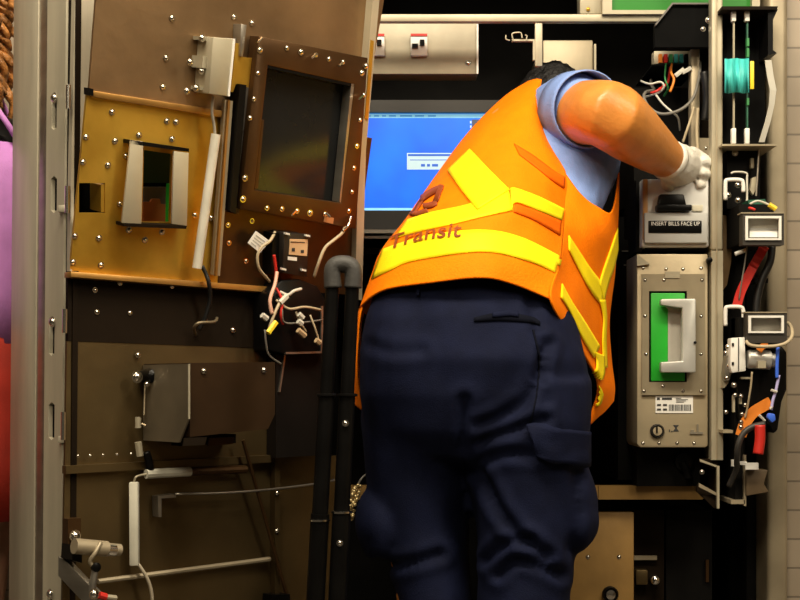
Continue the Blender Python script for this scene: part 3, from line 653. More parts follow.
# wing clips
for x,y,a in ((316,54,1),(343,62,1),(363,95,1),(296,211,1),(326,213,-1),(262,38,1)):
    p=DU(x,y,.042); MB().tube([p,DU(x-4*a,y+4,.05)],.0022,6,0).build('wing_clip', CHROME, FR)
# hinge flange strip
b=MB(); pts=[(376,-40),(383,-40),(366,150),(362,300),(355,300),(358,180)]; dp(DU,pts,.02,.02,b=b); label(b.build('hinge_flange', CREAM, door),'cream strip along the hinge side')
b=dp(DU,[(371,40),(374,41),(368,120),(365,118)],.022,.004); b.build('amber_streak', BRASS, door)
# tag, controller and leads
tg=dp(DU,[(256,231),(270,241),(260,253),(248,243)],.03,.0012); TG=label(tg.build('paper_tag', LWHITE, door),'small white paper tag')
b=MB()
for k in range(4):
    t=.2+k*.2; A=V((256,231)).lerp(V((248,243)),t); B=V((270,241)).lerp(V((260,253)),t); dv=(B-A)
    a0=A+dv*.15; a1=A+dv*(.8 if k<3 else .55); dp(DU,[(a0.x,a0.y),(a1.x,a1.y),(a1.x-.5,a1.y+.8),(a0.x-.5,a0.y+.8)],.0308,.0008,b=b)
b.build('tag_print', GREY, TG)
k=dp(DU,[(284,233),(309,235),(307,277),(283,273)],.05,.05); k.bevel(.001); CT=k.build('controller', mat('dark_controller',(.010,.007,.005),.5), door)
dp(DU,[(273,233),(284,233),(283,273),(271,275)],.035,.035).build('controller_side', BLACK, CT)
label(dp(DU,[(290,239),(308,239.5),(307,256),(289,254.5)],.0512,.001).build('controller_label', MCARD, CT),'tan label')
b=dp(DU,[(292,248),(295,248),(295,251.5),(292,251.5)],.052,.0008); dp(DU,[(301,250),(304,250),(304,253),(301,253)],.052,.0008,b=b); dp(DU,[(291,241.5),(305,242),(305,242.8),(291,242.3)],.052,.0008,b=b); b.build('label_print', PRINT, CT)
label(dp(DU,[(288,256.5),(297,257.5),(297,261),(288,260)],.0512,.001).build('small_label', LWHITE, CT),'small white label')
for x,y in ((287.5,233.5),(308,235.5),(284,269),(304,270)): dp(DU,[(x-2,y-1.2),(x+2.3,y-.2),(x+2.3,y+1.6),(x-2,y+.8)],.056,.006).build('corner_clip', WHITE, CT)
def dwire(pts, r, m, nm, pl=DU): return MB().tube([pl(*p) for p in pts], r, 8, 5).build(nm, m, door, True)
label(dwire([(275,232,.03),(270,241,.04),(262,247,.04),(257.5,256,.04),(259,268,.04),(265,276,.035),(270,282,.03)],.0028,CWIRE,'wire_lead'),'cream lead looping by the tag')
label(dwire([(345,222,.03),(343,232,.035),(334,240,.04),(325,248,.04),(319,262,.04),(314,277,.03)],.0032,CWIRE,'wire_lead'),'cream lead by the display corner')
label(dwire([(351,216,.04),(348,226,.045),(343,231,.05)],.0025,CHROME,'wire_lead'),'bright lead at the display corner')
label(dwire([(274,255,.045),(275,262,.045),(276,272,.045),(275,284,.04)],.003,RWIRE,'wire_lead'),'red lead on the controller')
label(dp(DU,[(326,216.5),(334,218),(333,224),(325,222)],.04,.03).build('brown_plug', mat('plug_brown',(.45,.2,.08),.5), door),'brown plug')
# dark band below ledge, cover
dp(DL,[(68,277),(284,291),(284,349),(68,341)],.0,.006).build('dark_band', DKBR, door)
cv=MB(); dp(DL,[(268,292),(282,280),(300,279),(318,286),(326,300),(325,353),(288,355),(268,350)],.05,.05,b=cv); cv.bevel(.004); label(cv.build('black_cover', BLACK, door),'black shaped cover plate')
dp(DL,[(276,353),(326,352),(326,455),(276,458)],.03,.03).build('lower_cover', mat('very_dark_brown',(.008,.006,.005),.5,spec=.2), door)
b=dp(DL,[(286,352.2),(323,351.2),(323,353.2),(286,354.2)],.053,.02); dp(DL,[(284.5,354),(286.3,354),(280.5,392),(279,392)],.034,.006,b=b); dp(DL,[(321.5,306),(323.3,306),(323,353),(321.2,353)],.053,.006,b=b); b.build('cover_edge', STEEL, door)
for pts,r,m,lb in (([(277,272,.06),(275,284,.065),(270,300,.07),(272,314,.07)],.0034,mat('pink_wire',(.65,.38,.28),.5),'pink lead'),
    ([(280,292,.06),(288,295,.065),(294,291,.07),(301,289,.065)],.003,WWIRE,'white lead over the black cover'),
    ([(276,300,.06),(281,304,.065),(290,309,.07),(305,307,.065),(321,310,.06)],.0024,CWIRE,'long cream lead over the cover'),
    ([(283,296,.06),(278,306,.07),(273,318,.07),(269,328,.065)],.0028,CWIRE,'cream lead down to the yellow plug'),
    ([(279,298,.06),(282,310,.07),(284,322,.065),(298,323,.06),(322,320,.055)],.0018,GWIRE,'grey lead over the cover'),
    ([(276,288,.06),(282,300,.068),(281,315,.068),(283,324,.06)],.0026,RWIRE,'red lead over the cover'),
    ([(296,312,.06),(300,322,.065),(306,332,.06)],.0022,CWIRE,'short cream lead'),
    ([(310,315,.06),(315,328,.065),(320,344,.06)],.0018,CWIRE,'thin lead at the cover corner'),
    ([(265,330,.05),(266,342,.055),(269,355,.05),(281,364,.045)],.002,GWIRE,'grey lead under the plug')):
    label(dwire(pts,r,m,'wire_lead',DL),lb)
for (x0,y0,x1,y1,m,lb) in ((276,322,268,333,YPLAS,'yellow plug'),(262,315,267,319,WWIRE,'white plug'),(299,314,303,318,WWIRE,'white plug'),(298,321,302,324,WWIRE,'white plug'),(280,303,287,296,WWIRE,'white plug'),(298,330,305,336,mat('tan_plug',(.45,.32,.18),.5),'tan plug'),(316,340,320,343,mat('tan_plug',(.45,.32,.18),.5),'tan plug')):
    label(MB().tube([DL(x0,y0,.07),DL(x1,y1,.07)],.0055,6,0).build('plug', m, door),lb)
for x,y in ((233,330),(205,320)): screw(DL(x,y,.002), n, door, .004)
b=MB(); b.tube([DL(196,335,.004),DL(194,328,.02),DL(199,323,.03),DL(214,322,.03),DL(217,318,.02)],.003,8); b.build('loop_handle', mat('bronze_loop',(.2,.16,.1),.4,.6), door, True)
# lower plates
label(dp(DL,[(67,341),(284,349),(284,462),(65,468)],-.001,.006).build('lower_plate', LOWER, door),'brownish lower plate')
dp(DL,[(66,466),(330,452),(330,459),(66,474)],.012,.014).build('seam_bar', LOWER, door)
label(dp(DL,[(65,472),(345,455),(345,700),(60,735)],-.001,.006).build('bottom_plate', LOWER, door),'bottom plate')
dp(DL,[(55,730),(345,690),(345,765),(55,862)],.0,.03).build('kick_plate', DKBR, door)
for x in (78,90,103,117,131): screw(DL(x,459-.04*x,.012), n, door, .0022)
# chute box
LB=MB(); OFF=.15
def cbx(x,y,o): return DL(x,y,o)
fa=[cbx(190,363,OFF),cbx(275,362,OFF),cbx(275,414,OFF),cbx(268,429,OFF-.015),cbx(190,437,OFF-.01)]
ax=[DL(190,363,OFF)-n*(OFF),DL(275,362,OFF)-n*OFF,DL(275,414,OFF)-n*OFF,DL(268,429,OFF-.015)-n*(OFF-.015),DL(190,437,OFF-.01)-n*(OFF-.01)]
LB.hexa(fa,ax); CB=LB.build('chute_box', mat('chute_dark',(.050,.026,.011),.42,.4,.3,8), door)
b=MB(); a=DL(190,364,OFF+.001); z2=DL(190,437,OFF).z
sidef=[a-d*.003, a-n*OFF-d*.003, V((*(a-n*OFF-d*.003).xy, z2-.01)), V((*(a-n*.03-d*.003).xy, z2-.01)), V((*(a-d*.003).xy, z2+.03))]
b.prism(sidef, d*.003); label(b.build('chute_side', mat('chute_side_lit',(.24,.20,.14),.42,.6,.25,8), CB),'side face of the chute box, its light painted in as a lighter tone')  # sheet lighter than the box front: light falling on this side is painted
b=MB(); b.tube([a-d*.003+n*.002, V((*(a-d*.003+n*.002).xy, z2+.03))],.002,6,0); b.build('bright_corner', CREAM, CB)
for x,y in ((204,371),(264,370)): screw(DL(x,y,OFF), n, CB, .0042)
b=dp(DL,[(182,436),(236,434),(236,443),(180,446)],.04,.03); b.build('chute_tray', DKBR, door)
label(dp(DL,[(184,438),(207,437),(205,445),(183,446)],.042,.002).build('pale_strip', mat('dull_strip',(.30,.25,.2),.5), door),'dull pale strip')
label(dp(DL,[(209,438),(234,437),(233,444),(208,446)],.042,.002).build('brown_strip', COPPER, door),'brown strip')
# pull chain knob
b=MB(); b.lathe(DL(144,376,.0),n,[(.012,0),(.014,.02),(.012,.035),(.006,.04)],14); b.build('dark_knob', BLACK, door)
screw(DL(137,377,.025), n, door, .008); screw(DL(138,355,.004), n, door, .004); screw(DL(147,384,.03), n, door, .004)
MB().tube([DL(145,384,.02),DL(144,415,.02)],.001,6,0).build('pull_cord', CWIRE, door)
MB().tube([DL(138,417,.02),DL(138,428,.02)],.0052,8,0).build('toggle', CREAM, door)
MB().tube([DL(138,442,.02),DL(140,456,.02)],.0062,8,0).build('toggle', CREAM, door)
MB().tube([DL(142,424,.02),DL(146,426,.03)],.002,6,0).build('toggle_wire', CHROME, door)
b=MB(); b.tube([DL(146,452,.02),DL(149,462,.02),DL(150,470,.02)],.007,8); b.build('rubber_boot', BLACK, door, True)
# foam tubes and rods
b=MB(); b.tube([DL(134,482,.02),DL(134.5,565.5,.02)],.0108,4,0); b.bevel(.002); label(b.build('white_tube', mat('aged_white',(.62,.60,.50),.5), door),'upright white tube')
b=MB(); b.tube([DL(146,474,.02),DL(190,471.5,.02)],.0085,10,0); label(b.build('white_tube', mat('aged_white',(.62,.60,.50),.5), door),'level white tube')
b=MB(); b.tube([DL(190,471.5,.02),DL(246,469,.02)],.008,10,0); b.build('brown_tube', COPPER, door)
MB().tube([DL(134,482,.02),DL(136,477,.025),DL(142,475,.02),DL(147,474,.02)],.002,6).build('link_wire', CREAM, door, True)
MB().tube([DL(138,564,.02),DL(146,576,.025),DL(151,590,.025),DL(153,610,.02)],.0032,8).build('cable_tail', mat('tail_tan',(.42,.36,.26),.5), door, True)
b=dp(DL,[(158,496),(176,494),(176,497.5),(161.5,498.5),(161.5,517),(158.5,517)],.02,.02); b.build('angle_bracket', STEEL, door)
MB().tube([DL(175,494,.022),DL(220,493,.03),DL(265,490,.03),DL(315,484,.02),DL(345,478,.01)],.0022,8).build('long_rod', STEEL, door, True)
MB().tube([DL(98,581.5,.01),DL(270,559,.01)],.0045,8,0).build('lower_rod', BEIGE, door)
MB().tube([DL(243,440,.03),DL(288,600,.02)],.0035,8,0).build('diagonal_rod', COPPER, door)
dp(DL,[(275,456),(280,456),(280,640),(275,640)],.015,.015).build('vertical_bar', LOWER, door)
dp(DL,[(272,595),(290,594),(290,608),(272,610)],.03,.03).build('black_stop', BLACK, door)
for y in (493,531,562): screw(DL(277,y,.016), n, door, .004)
# lock cylinder
b=dp(DL,[(68,519),(81,518),(81,542),(68,544)],.02,.02); b.build('lock_mount', COPPER, door)
screw(DL(75,536,.022), n, door, .008)
ax_=(DL(110,548,.06)-DL(76,545,.06)).normalized()
b=MB(); b.lathe(DL(74,546,.06),ax_,[(.013,0),(.013,.06),(.010,.062),(.010,.085)],16); LK=label(b.build('lock_cylinder', BEIGE, door),'tan lock cylinder')
b=MB(); b.lathe(DL(106,550,.062),ax_,[(.009,0),(.011,.002),(.011,.016),(.006,.018)],14); b.build('chrome_end', CHROME, LK)
b=MB(); b.tube([DL(101,542,.07),DL(95,553,.075),DL(90,561,.07),DL(93,566,.07),DL(99,568,.07)],.0036,8); b.build('cam_lever', BEIGE, LK, True)
b=MB(); b.lathe(DL(95,567,.07),n,[(.008,0),(.008,.006),(.004,.008)],12); b.build('cam_pivot', BLACK, LK)
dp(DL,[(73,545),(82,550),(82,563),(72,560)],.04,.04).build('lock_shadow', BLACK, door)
b=MB(); b.prism([W(58,556,2.345),W(67,562,2.34),W(100,596,2.30),W(92,612,2.30),W(58,576,2.345)], d*.01); b.bevel(.001); label(b.build('stay_strap', STEEL, door),'slanting steel stay')
b=MB(); b.tube([DL(92,592,.07),DL(93,582,.07),DL(95,570,.07)],.006,8,0); b.build('strut_link', STEEL, door)
label(MB().tube([DL(99,595,.08),DL(106,597,.08)],.006,8,0).build('red_tip', RWIRE, door),'red tip')
MB().tube([DL(106,597,.08),DL(116,598,.08)],.0045,8,0).build('pale_pin', CREAM, door)
screw(DL(94,594,.085), n, door, .007)
for x,y in ((166,58),(190,62),(199,71),(163,87),(187,91),(195,89),(234,17),(252,23),(172,18)): screw(DU(x,y,.001), nu, door, .0042)
for x,y in ((112,112),(167,121),(176,122),(86,137),(115,141),(139,135),(172,139),(83,162),(108,165),(126,156),(120,204),(75,236),(99,238),(101,265),(145,240),(129,230),(162,232),(195,215),(211,218),(73,262)): screw(DU(x,y,.004), nu, door, .0042)
for x,y in ((228,225),(229,243),(246,261),(252,221)): screw(DU(x,y,.006), nu, door, .0036)
for x,y in ((120,283),(172,286),(95,290),(130,313),(97,312)): screw(DL(x,y,.001), n, door, .0036)

# ------------------------------------------------------------------ people helpers
def proj(bvh, px, py, off):
    r = (W(px,py,1)-CAM).normalized(); hit, nn, i, dist = bvh.ray_cast(CAM, r)
    if hit is None: return None
    if nn.dot(r) > 0: nn = -nn
    return hit + nn*off
def bvh_of(o):
    dg = bpy.context.evaluated_depsgraph_get(); dg.update()
    me = o.data; L = rootloc(o); return BVHTree.FromPolygons([v.co+L for v in me.vertices], [tuple(p.vertices) for p in me.polygons])
def chain(b, pts, rad, n=14): return b.tube([V(p) for p in pts], rad, n, 4, True)
def drape(bvhs, up, lo, name, m, parent, off=.003, nu_=40, nv=5):
    """strip between two pixel polylines, laid on a surface"""
    U = crom([V((x,y,0)) for x,y in up], 12)[0]; L = crom([V((x,y,0)) for x,y in lo], 12)[0]
    def samp(P,t):
        ds=[0]
        for a,c in zip(P,P[1:]): ds.append(ds[-1]+(c-a).length)
        q=t*ds[-1]
        for i in range(len(P)-1):
            if ds[i+1]>=q: f=(q-ds[i])/max(1e-9,ds[i+1]-ds[i]); return P[i].lerp(P[i+1],f)
        return P[-1]
    b=MB(); grid=[]
    for i in range(nu_+1):
        a,c=samp(U,i/nu_),samp(L,i/nu_); row=[]
        for j in range(nv+1):
            p=a.lerp(c,j/nv); q=None
            for bv in bvhs:
                h=proj(bv,p.x,p.y,off)
                if h is not None and (q is None or h.y<q.y): q=h
            row.append(b.bm.verts.new(q) if q is not None else None)
        grid.append(row)
    for i in range(nu_):
        for j in range(nv):
            f=[grid[i][j],grid[i+1][j],grid[i+1][j+1],grid[i][j+1]]
            if all(f):
                ys=[v.co.y for v in f]
                if max(ys)-min(ys)<.08: b.bm.faces.new(f)
    for v in [v for v in b.bm.verts if not v.link_faces]: b.bm.verts.remove(v)
    o=b.build(name,m,parent,True); md=o.modifiers.new('s','SOLIDIFY'); md.thickness=.0022; md.offset=-.6; return o

def hand(b, wrist, direc, palm_n, thumb_side, s=1.0, curl=(25,40,30), r=.0095):
    """palm + five bent fingers; direc = finger direction, palm_n = palm facing, thumb_side = +-1"""
    D=V(direc).normalized(); N=V(palm_n); N=(N-D*N.dot(D)).normalized(); S=D.cross(N)*thumb_side
    W0=V(wrist); 
    chain(b,[W0-D*.02, W0+D*.02*s, W0+D*.05*s, W0+D*.085*s],[.028*s,.032*s,.034*s,.030*s])
    for sd in (-1,1): chain(b,[W0+D*.015*s+S*sd*.012, W0+D*.06*s+S*sd*.025*s, W0+D*.088*s+S*sd*.026*s],[.018*s,.0165*s,.014*s])
    for k,(o,ln) in enumerate(((.031,.072),(.011,.082),(-.010,.077),(-.030,.060))):
        p=W0+D*.080*s+S*o*s; pts=[p-D*.02*s,p]; dd=D.copy()
        for j,fr in enumerate((.45,.32,.25)):
            dd=(Matrix.Rotation(math.radians(curl[j]+3*k),3,N.cross(D).normalized()*-1) @ dd) if True else dd
            p=p+dd*ln*fr*s; pts.append(p)
        chain(b,pts,[r*1.1*s,r*1.1*s,r*s,r*.92*s,r*.8*s],10)
    p=W0+D*.02*s+S*.025*s; dd=(D*.7+S*.75+N*.25).normalized()
    chain(b,[p,p+dd*.035*s,p+dd*.035*s+(dd*.6+D*.5+N*.25).normalized()*.03*s,p+dd*.035*s+(dd*.6+D*.5+N*.25).normalized()*.03*s+(D+N*.5).normalized()*.022*s],[.017*s,.014*s,.0115*s,.0095*s],10)

# ------------------------------------------------------------------ worker
wk = thing('person', 'person in orange safety vest and navy cargo trousers bending into the open machine', 'person', W(475,400,2.47).xy.to_3d())
SHR=W(552,116,2.86); ELR=W(611,108,2.615); WRR=W(672,163,2.79)
SHL=W(518,152,3.05); ELL=W(520,225,3.08); WRL=W(535,195,3.22)
HEADC=W(553,119,3.09); NECK=W(538,118,2.98)
HIPL=W(415,385,2.50); HIPR=W(525,385,2.45)
def foot(hip,kx,ky,ax_,ay): return [hip,V((kx,ky,.50)),V((ax_,ay,.09))]
legL=foot(HIPL,.055,2.47,.05,2.50); legR=foot(HIPR,.21,2.41,.215,2.44)
# body: continuous skin mesh
b=MB()
chain(b,[W(470,350,2.49),W(478,270,2.56),W(497,205,2.70),W(522,150,2.84),W(535,125,2.94)],[.10,.095,.10,.10,.07],18)
chain(b,[SHL,SHL.lerp(SHR,.5)+V((0,0,.01)),SHR],[.055,.07,.055])
chain(b,[NECK-V((0,.05,.03)),NECK,HEADC],[.055,.052,.06])
fd=V((.35,.85,-.38)).normalized()      # face direction
up_=V((0,0,1)); up_=(up_-fd*up_.dot(fd)).normalized(); sd_=fd.cross(up_)
R=Matrix((sd_,fd,up_)).transposed()
b.ell(HEADC,(.074,.095,.108),20,R); b.ell(HEADC+fd*.035-up_*.055,(.056,.06,.055),16,R)
chain(b,[HEADC+fd*.088+up_*.012,HEADC+fd*.108-up_*.022],[.009,.014],10)
for s in (-1,1): b.ell(HEADC+sd_*s*.077-up_*.005-fd*.005,(.010,.018,.03),10,R)
b.ell(HEADC+fd*.088-up_*.058,(.024,.012,.007),10,R); b.ell(HEADC+fd*.088-up_*.068,(.022,.012,.008),10,R)
chain(b,[SHR,SHR.lerp(ELR,.5)+V((-.004,0,-.002)),ELR+V((-.010,.01,-.008)),ELR.lerp(WRR,.10)+V((-.004,0,-.010)),ELR.lerp(WRR,.35)+V((-.003,0,-.008)),ELR.lerp(WRR,.7)+V((-.002,0,-.004)),WRR],[.062,.062,.062,.064,.059,.047,.034],18)
chain(b,[SHL,ELL,ELL.lerp(WRL,.4),WRL],[.052,.042,.044,.03])
HDR=V((.50,.86,.04)); PNR=V((.6,-.45,-.55))
hand(b,WRR,HDR,PNR,1,.72,(40,55,35),.0062); hand(b,WRL,(-.1,.9,.3),(0,.3,-1),1,.92,(20,30,25),.0075)
for L in (legL,legR): chain(b,[L[0],L[0].lerp(L[1],.5),L[1],L[1].lerp(L[2],.35),L[2]],[.085,.075,.055,.056,.036])
for L in (legL,legR): chain(b,[L[2]+V((0,-.03,-.03)),L[2]+V((.01,.06,-.05)),L[2]+V((.015,.13,-.06))],[.035,.034,.028])
finish('body', remesh(b.bm,.0065,4,.5,name='body'), SKIN, wk, True)
# eyes, brows
for s in (-1,1):
    e=MB().ell(HEADC+fd*.083+sd_*s*.03+up_*.008,(.012,.009,.009),12,R).build('eye', WHITE, wk, True)
    MB().ell(HEADC+fd*.0915+sd_*s*.03+up_*.008,(.005,.0025,.005),10,R).build('iris', BLACK, e, True)
# hair
b=MB(); b.ell(HEADC-fd*.012+up_*.014,(.082,.100,.110),24,R)
hm=remesh(b.bm,.006,2,.5,lambda c,q:c+q*(.006*noise.noise(c*45)+.003*noise.noise(c*110)),'hair')
bmh=bmesh.new(); bmh.from_mesh(hm)
dl_=[v for v in bmh.verts if (v.co-HEADC).dot(fd)>.035 and (v.co-HEADC).dot(up_)<.07 or (v.co-HEADC).dot(up_)<-.06]
bmesh.ops.delete(bmh,geom=dl_,context='VERTS'); bmh.to_mesh(hm); bmh.free()
finish('hair', hm, HAIR, wk, True)
# gloves
b=MB(); hand(b,WRR,HDR,PNR,1,1.04,(55,72,45),.0122); chain(b,[WRR-(WRR-ELR).normalized()*.012,WRR+V(HDR).normalized()*.02,WRR+V(HDR).normalized()*.05],[.039,.043,.042])
label(finish('glove', remesh(b.bm,.0035,3,.5,lambda c,q:c+q*.0016*noise.noise(c*55),'glove'), GLOVE, wk, True),'white work glove on the right hand')
b=MB(); hand(b,WRL,(-.1,.9,.3),(0,.3,-1),1,1.02,(20,30,25),.0105)
finish('glove', remesh(b.bm,.004,3,.5,name='glove'), GLOVE, wk, True)
b=MB(); ca=(WRR-ELR).normalized(); cu=ca.orthogonal().normalized(); cw=ca.cross(cu); rr=[]
for h_,r_ in ((-.022,.037),(-.018,.0405),(-.010,.041),(-.004,.0395)): rr.append(b.ring(WRR+ca*h_,cu*r_,cw*r_,24))
b.loft(rr,False); o=b.build('glove_cuff', GLOVE, wk, True); o.modifiers.new('s','SOLIDIFY').thickness=.003
# shirt
b=MB()
def ring3(b,L,Rr,py,Y,hd,tilt,n=28):
    a,c=W(L,py,Y),W(Rr,py,Y); ct=(a+c)/2; u=(c-a)/2; v=V((0,-math.cos(tilt),math.sin(tilt)))*hd; return b.ring(ct,u,v,n)
rs=[ring3(b,L,Rr,y,Y,hd,.6) for L,Rr,y,Y,hd in ((405,545,300,2.52,.085),(400,570,258,2.58,.10),(432,602,210,2.71,.10),(462,619,170,2.81,.11),(500,620,135,2.90,.10),(534,604,106,2.97,.08),(550,585,92,3.01,.05))]
b.loft(rs)
chain(b,[SHR+V((.02,.08,.0)),SHR+V((.012,0,.0)),SHR.lerp(ELR,.42)+V((-.004,0,.004)),SHR.lerp(ELR,.55)+V((-.006,0,.002))],[.05,.07,.074,.066],20)
chain(b,[SHL,SHL.lerp(ELL,.6)],[.06,.055])
def shirt_fn(c,q):
    a=noise.noise(V((c.x*16,c.y*5,c.z*7)))*.006+noise.noise(c*38)*.002; return c+q*a
sm_=remesh(b.bm,.007,4,.5,shirt_fn,'shirt')
finish('shirt', sm_, BLUE, wk, True)
# sleeve hem roll
sa=(ELR-SHR).normalized(); su=sa.orthogonal().normalized(); sw=sa.cross(su); sc_=SHR.lerp(ELR,.55)+V((-.006,0,.003))
b=MB(); rr=[]
for h_,r_ in ((-.03,.077),(.0,.0765),(.025,.0755),(.036,.0745)): rr.append(b.ring(sc_+sa*h_,su*r_,sw*r_,36))
b.loft(rr,False); o=b.build('sleeve_hem', BLUE, wk, True); o.modifiers.new('s','SOLIDIFY').thickness=.003
# trousers
b=MB()
def hr(b,L,Rr,y,Y,hd,n=32):
    a,c=W(L,y,Y),W(Rr,y,Y); return b.ring((a+c)/2,(c-a)/2,V((0,-hd,0)),n)
b.loft([hr(b,*k) for k in ((395,545,250,2.55,.11),(385,552,268,2.53,.135),(374,562,285,2.51,.142),(364,576,320,2.48,.150),(360,586,360,2.465,.160),(359,588,395,2.465,.155),(364,586,430,2.47,.14),(372,580,455,2.475,.11))])
b.loft([hr(b,*k) for k in ((364,470,380,2.49,.13),(361,470,420,2.49,.125),(366,469,470,2.495,.11),(375,469,520,2.495,.10),(388,469,560,2.49,.095),(396,470,600,2.48,.09),(400,468,660,2.48,.085),(398,466,740,2.50,.08),(394,466,820,2.52,.078),(396,464,880,2.525,.075))])
b.loft([hr(b,*k) for k in ((466,589,380,2.45,.13),(464,588,420,2.44,.13),(468,585,470,2.435,.12),(473,582,520,2.43,.11),(478,573,560,2.42,.10),(477,570,600,2.41,.10),(478,568,660,2.41,.095),(480,568,740,2.43,.09),(480,570,820,2.45,.085),(482,568,895,2.46,.08))])
# leg pocket bags
b.ell(W(562,505,2.425),(.062,.085,.085),20); b.ell(W(572,520,2.42),(.046,.08,.055),20)
b.ell(W(384,522,2.49),(.050,.08,.068),20)
CRE=[([(464,400),(463,420),(463,445)],.006),
 ([(545,420),(505,432),(480,440)],.007),([(548,345),(530,395),(500,418),(480,425)],.008),([(535,455),(500,455),(475,470)],.006),
 ([(482,475),(500,510),(520,535),(545,555)],.010),([(488,560),(505,545),(530,540)],.008),([(500,575),(520,560),(560,575)],.008),
 ([(575,470),(578,520),(570,548)],.005),([(372,345),(392,352),(420,350)],.003),([(378,560),(400,565),(440,555)],.007),([(530,300),(540,340),(545,400)],.005)]
CRS=[(crom([V((x,y)) .to_3d() for x,y in p],6)[0],a) for p,a in CRE]
def tro_fn(c,q):
    a=noise.noise(V((c.x*9,c.y*9,c.z*5)))*.007+noise.noise(V((c.x*24,c.y*20,c.z*14+5)))*.0028
    if q.y<.25:
        px=CX+F*c.x/c.y; py=HY-F*(c.z-H)/c.y
        for P,amp in CRS:
            dd=min(math.hypot(px-p.x,py-p.y) for p in P)
            if dd<26: a+=-amp*math.exp(-(dd/5.0)**2)+amp*.55*math.exp(-((dd-11)/6.0)**2)
    return c+q*a
TR=finish('trousers', remesh(b.bm,.0065,5,.5,tro_fn,'trousers'), NAVY, wk, True)
TB_=bvh_of(TR)
def surfpatch(bv,pts,name,m,parent,off,th,nu_=18,nv=14):   # quad patch from 4 pixel corners
    (ax0,ay0),(bx0,by0),(cx0,cy0),(dx0,dy0)=pts
    return drape([bv],[(ax0,ay0),(bx0,by0)],[(dx0,dy0),(cx0,cy0)],name,m,parent,off,nu_,nv)
fl=drape([TB_],[(527,427),(555,428),(584,431)],[(534,447),(545,461),(584,465)],'pocket_flap',NAVY,wk,.008,18,8); fl.modifiers['s'].thickness=.007
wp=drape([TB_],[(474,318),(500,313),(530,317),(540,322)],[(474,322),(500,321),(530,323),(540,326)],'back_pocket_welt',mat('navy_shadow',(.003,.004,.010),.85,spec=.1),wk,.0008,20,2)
drape([TB_],[(492,313.5),(508,311.5),(518,313)],[(492,318),(508,317),(518,318)],'back_pocket_tab',NAVY,wk,.003,12,2)
drape([TB_],[(419,284),(422,284)],[(418,297),(421,297)],'belt_loop',NAVY,wk,.006,3,6)
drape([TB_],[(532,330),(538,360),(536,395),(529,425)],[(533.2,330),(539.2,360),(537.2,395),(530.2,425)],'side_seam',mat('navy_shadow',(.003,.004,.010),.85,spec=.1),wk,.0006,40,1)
# boots
for L in (legL,legR):
    b=MB(); A=L[2]; chain(b,[A+V((0,-.02,.10)),A+V((0,-.02,.02)),A+V((0,-.02,-.035))],[.056,.052,.05]); chain(b,[A+V((0,-.03,-.045)),A+V((.01,.08,-.04)),A+V((.015,.16,-.046))],[.044,.047,.042])
    for v in b.bm.verts: v.co.z=max(v.co.z,0.012)
    bt=finish('boot', remesh(b.bm,.007,4,.5,name='boot'), LEATH, wk, True)
    s=MB(); s.fprism
    P=[A+V((-.05,-.075,0)),A+V((.05,-.075,0)),A+V((.062,.1,0)),A+V((.045,.2,0)),A+V((-.02,.2,0)),A+V((-.04,.1,0))]
    s.prism([V((p.x,p.y,.001)) for p in P],V((0,0,.02))); s.bevel(.004); s.build('sole', BLACK, bt)
# vest
def cr(p0,p1,p2,p3,t): return .5*((2*p1)+(p2-p0)*t+(2*p0-5*p1+4*p2-p3)*t*t+(3*p1-p0-3*p2+p3)*t**3)
def gsurf(rows, name, m, parent, su_=10, sv=9, fn=None, th=.003):
    G=[[V(p) for p in r] for r in rows]
    G2=[crom(r,su_)[0] for r in G]; cols=[crom([r[j] for r in G2],sv)[0] for j in range(len(G2[0]))]
    b=MB(); vs=[]
    for i in range(len(cols[0])):
        row=[]
        for j in range(len(cols)):
            p=cols[j][i]; q=W(p.x,p.y,p.z)
            if fn: q=fn(q,p)
            row.append(b.bm.verts.new(q))
        vs.append(row)
    for i in range(len(vs)-1):
        for j in range(len(vs[0])-1): b.bm.faces.new([vs[i][j],vs[i][j+1],vs[i+1][j+1],vs[i+1][j]])
    o=b.build(name,m,parent,True); md=o.modifiers.new('s','SOLIDIFY'); md.thickness=th; md.offset=0; return o
def wr_fn(q,p):
    a=noise.noise(V((q.x*11,q.y*5,q.z*14)))*.006+noise.noise(V((q.x*30,q.y*12,q.z*30)))*.0018
    return q+V((0,-a,0))
rows=[[(385,330,2.68),(364,312,2.62),(362,306,2.50),(385,290,2.405),(430,283,2.345),(482,278,2.325),(515,285,2.345),(550,299,2.365)],
 [(392,285,2.70),(374,278,2.64),(373,277,2.53),(393,267,2.44),(434,261,2.37),(483,254,2.35),(520,262,2.37),(556,277,2.415)],
 [(400,262,2.74),(385,252,2.66),(384,249,2.57),(405,245,2.47),(440,238,2.40),(485,233,2.38),(525,240,2.405),(561,257,2.47)],
 [(430,225,2.80),(410,219,2.72),(409,217,2.63),(430,210,2.53),(463,205,2.47),(505,197,2.45),(540,204,2.485),(564,216,2.56)],
 [(465,185,2.90),(442,174,2.82),(441,171,2.73),(460,166,2.63),(485,163,2.58),(515,160,2.56),(545,165,2.595),(566,176,2.645)],
 [(490,140,3.0),(474,131,2.92),(473,128,2.84),(485,126,2.75),(503,125,2.70),(522,123,2.685),(537,124,2.70),(547,138,2.735)],
 [(517,110,3.05),(505,100,3.0),(505,97,2.91),(513,97,2.84),(522,97,2.80),(530,97,2.785),(535,98,2.78),(539,104,2.785)],
 [(540,90,3.06),(527,85,3.03),(528,82,2.98),(531,81,2.95),(534,80,2.93),(536.5,79.5,2.92),(539,79.5,2.91),(541.5,80,2.91)]]
VB=gsurf(rows,'vest_back',ORANGE,wk,10,9,wr_fn)
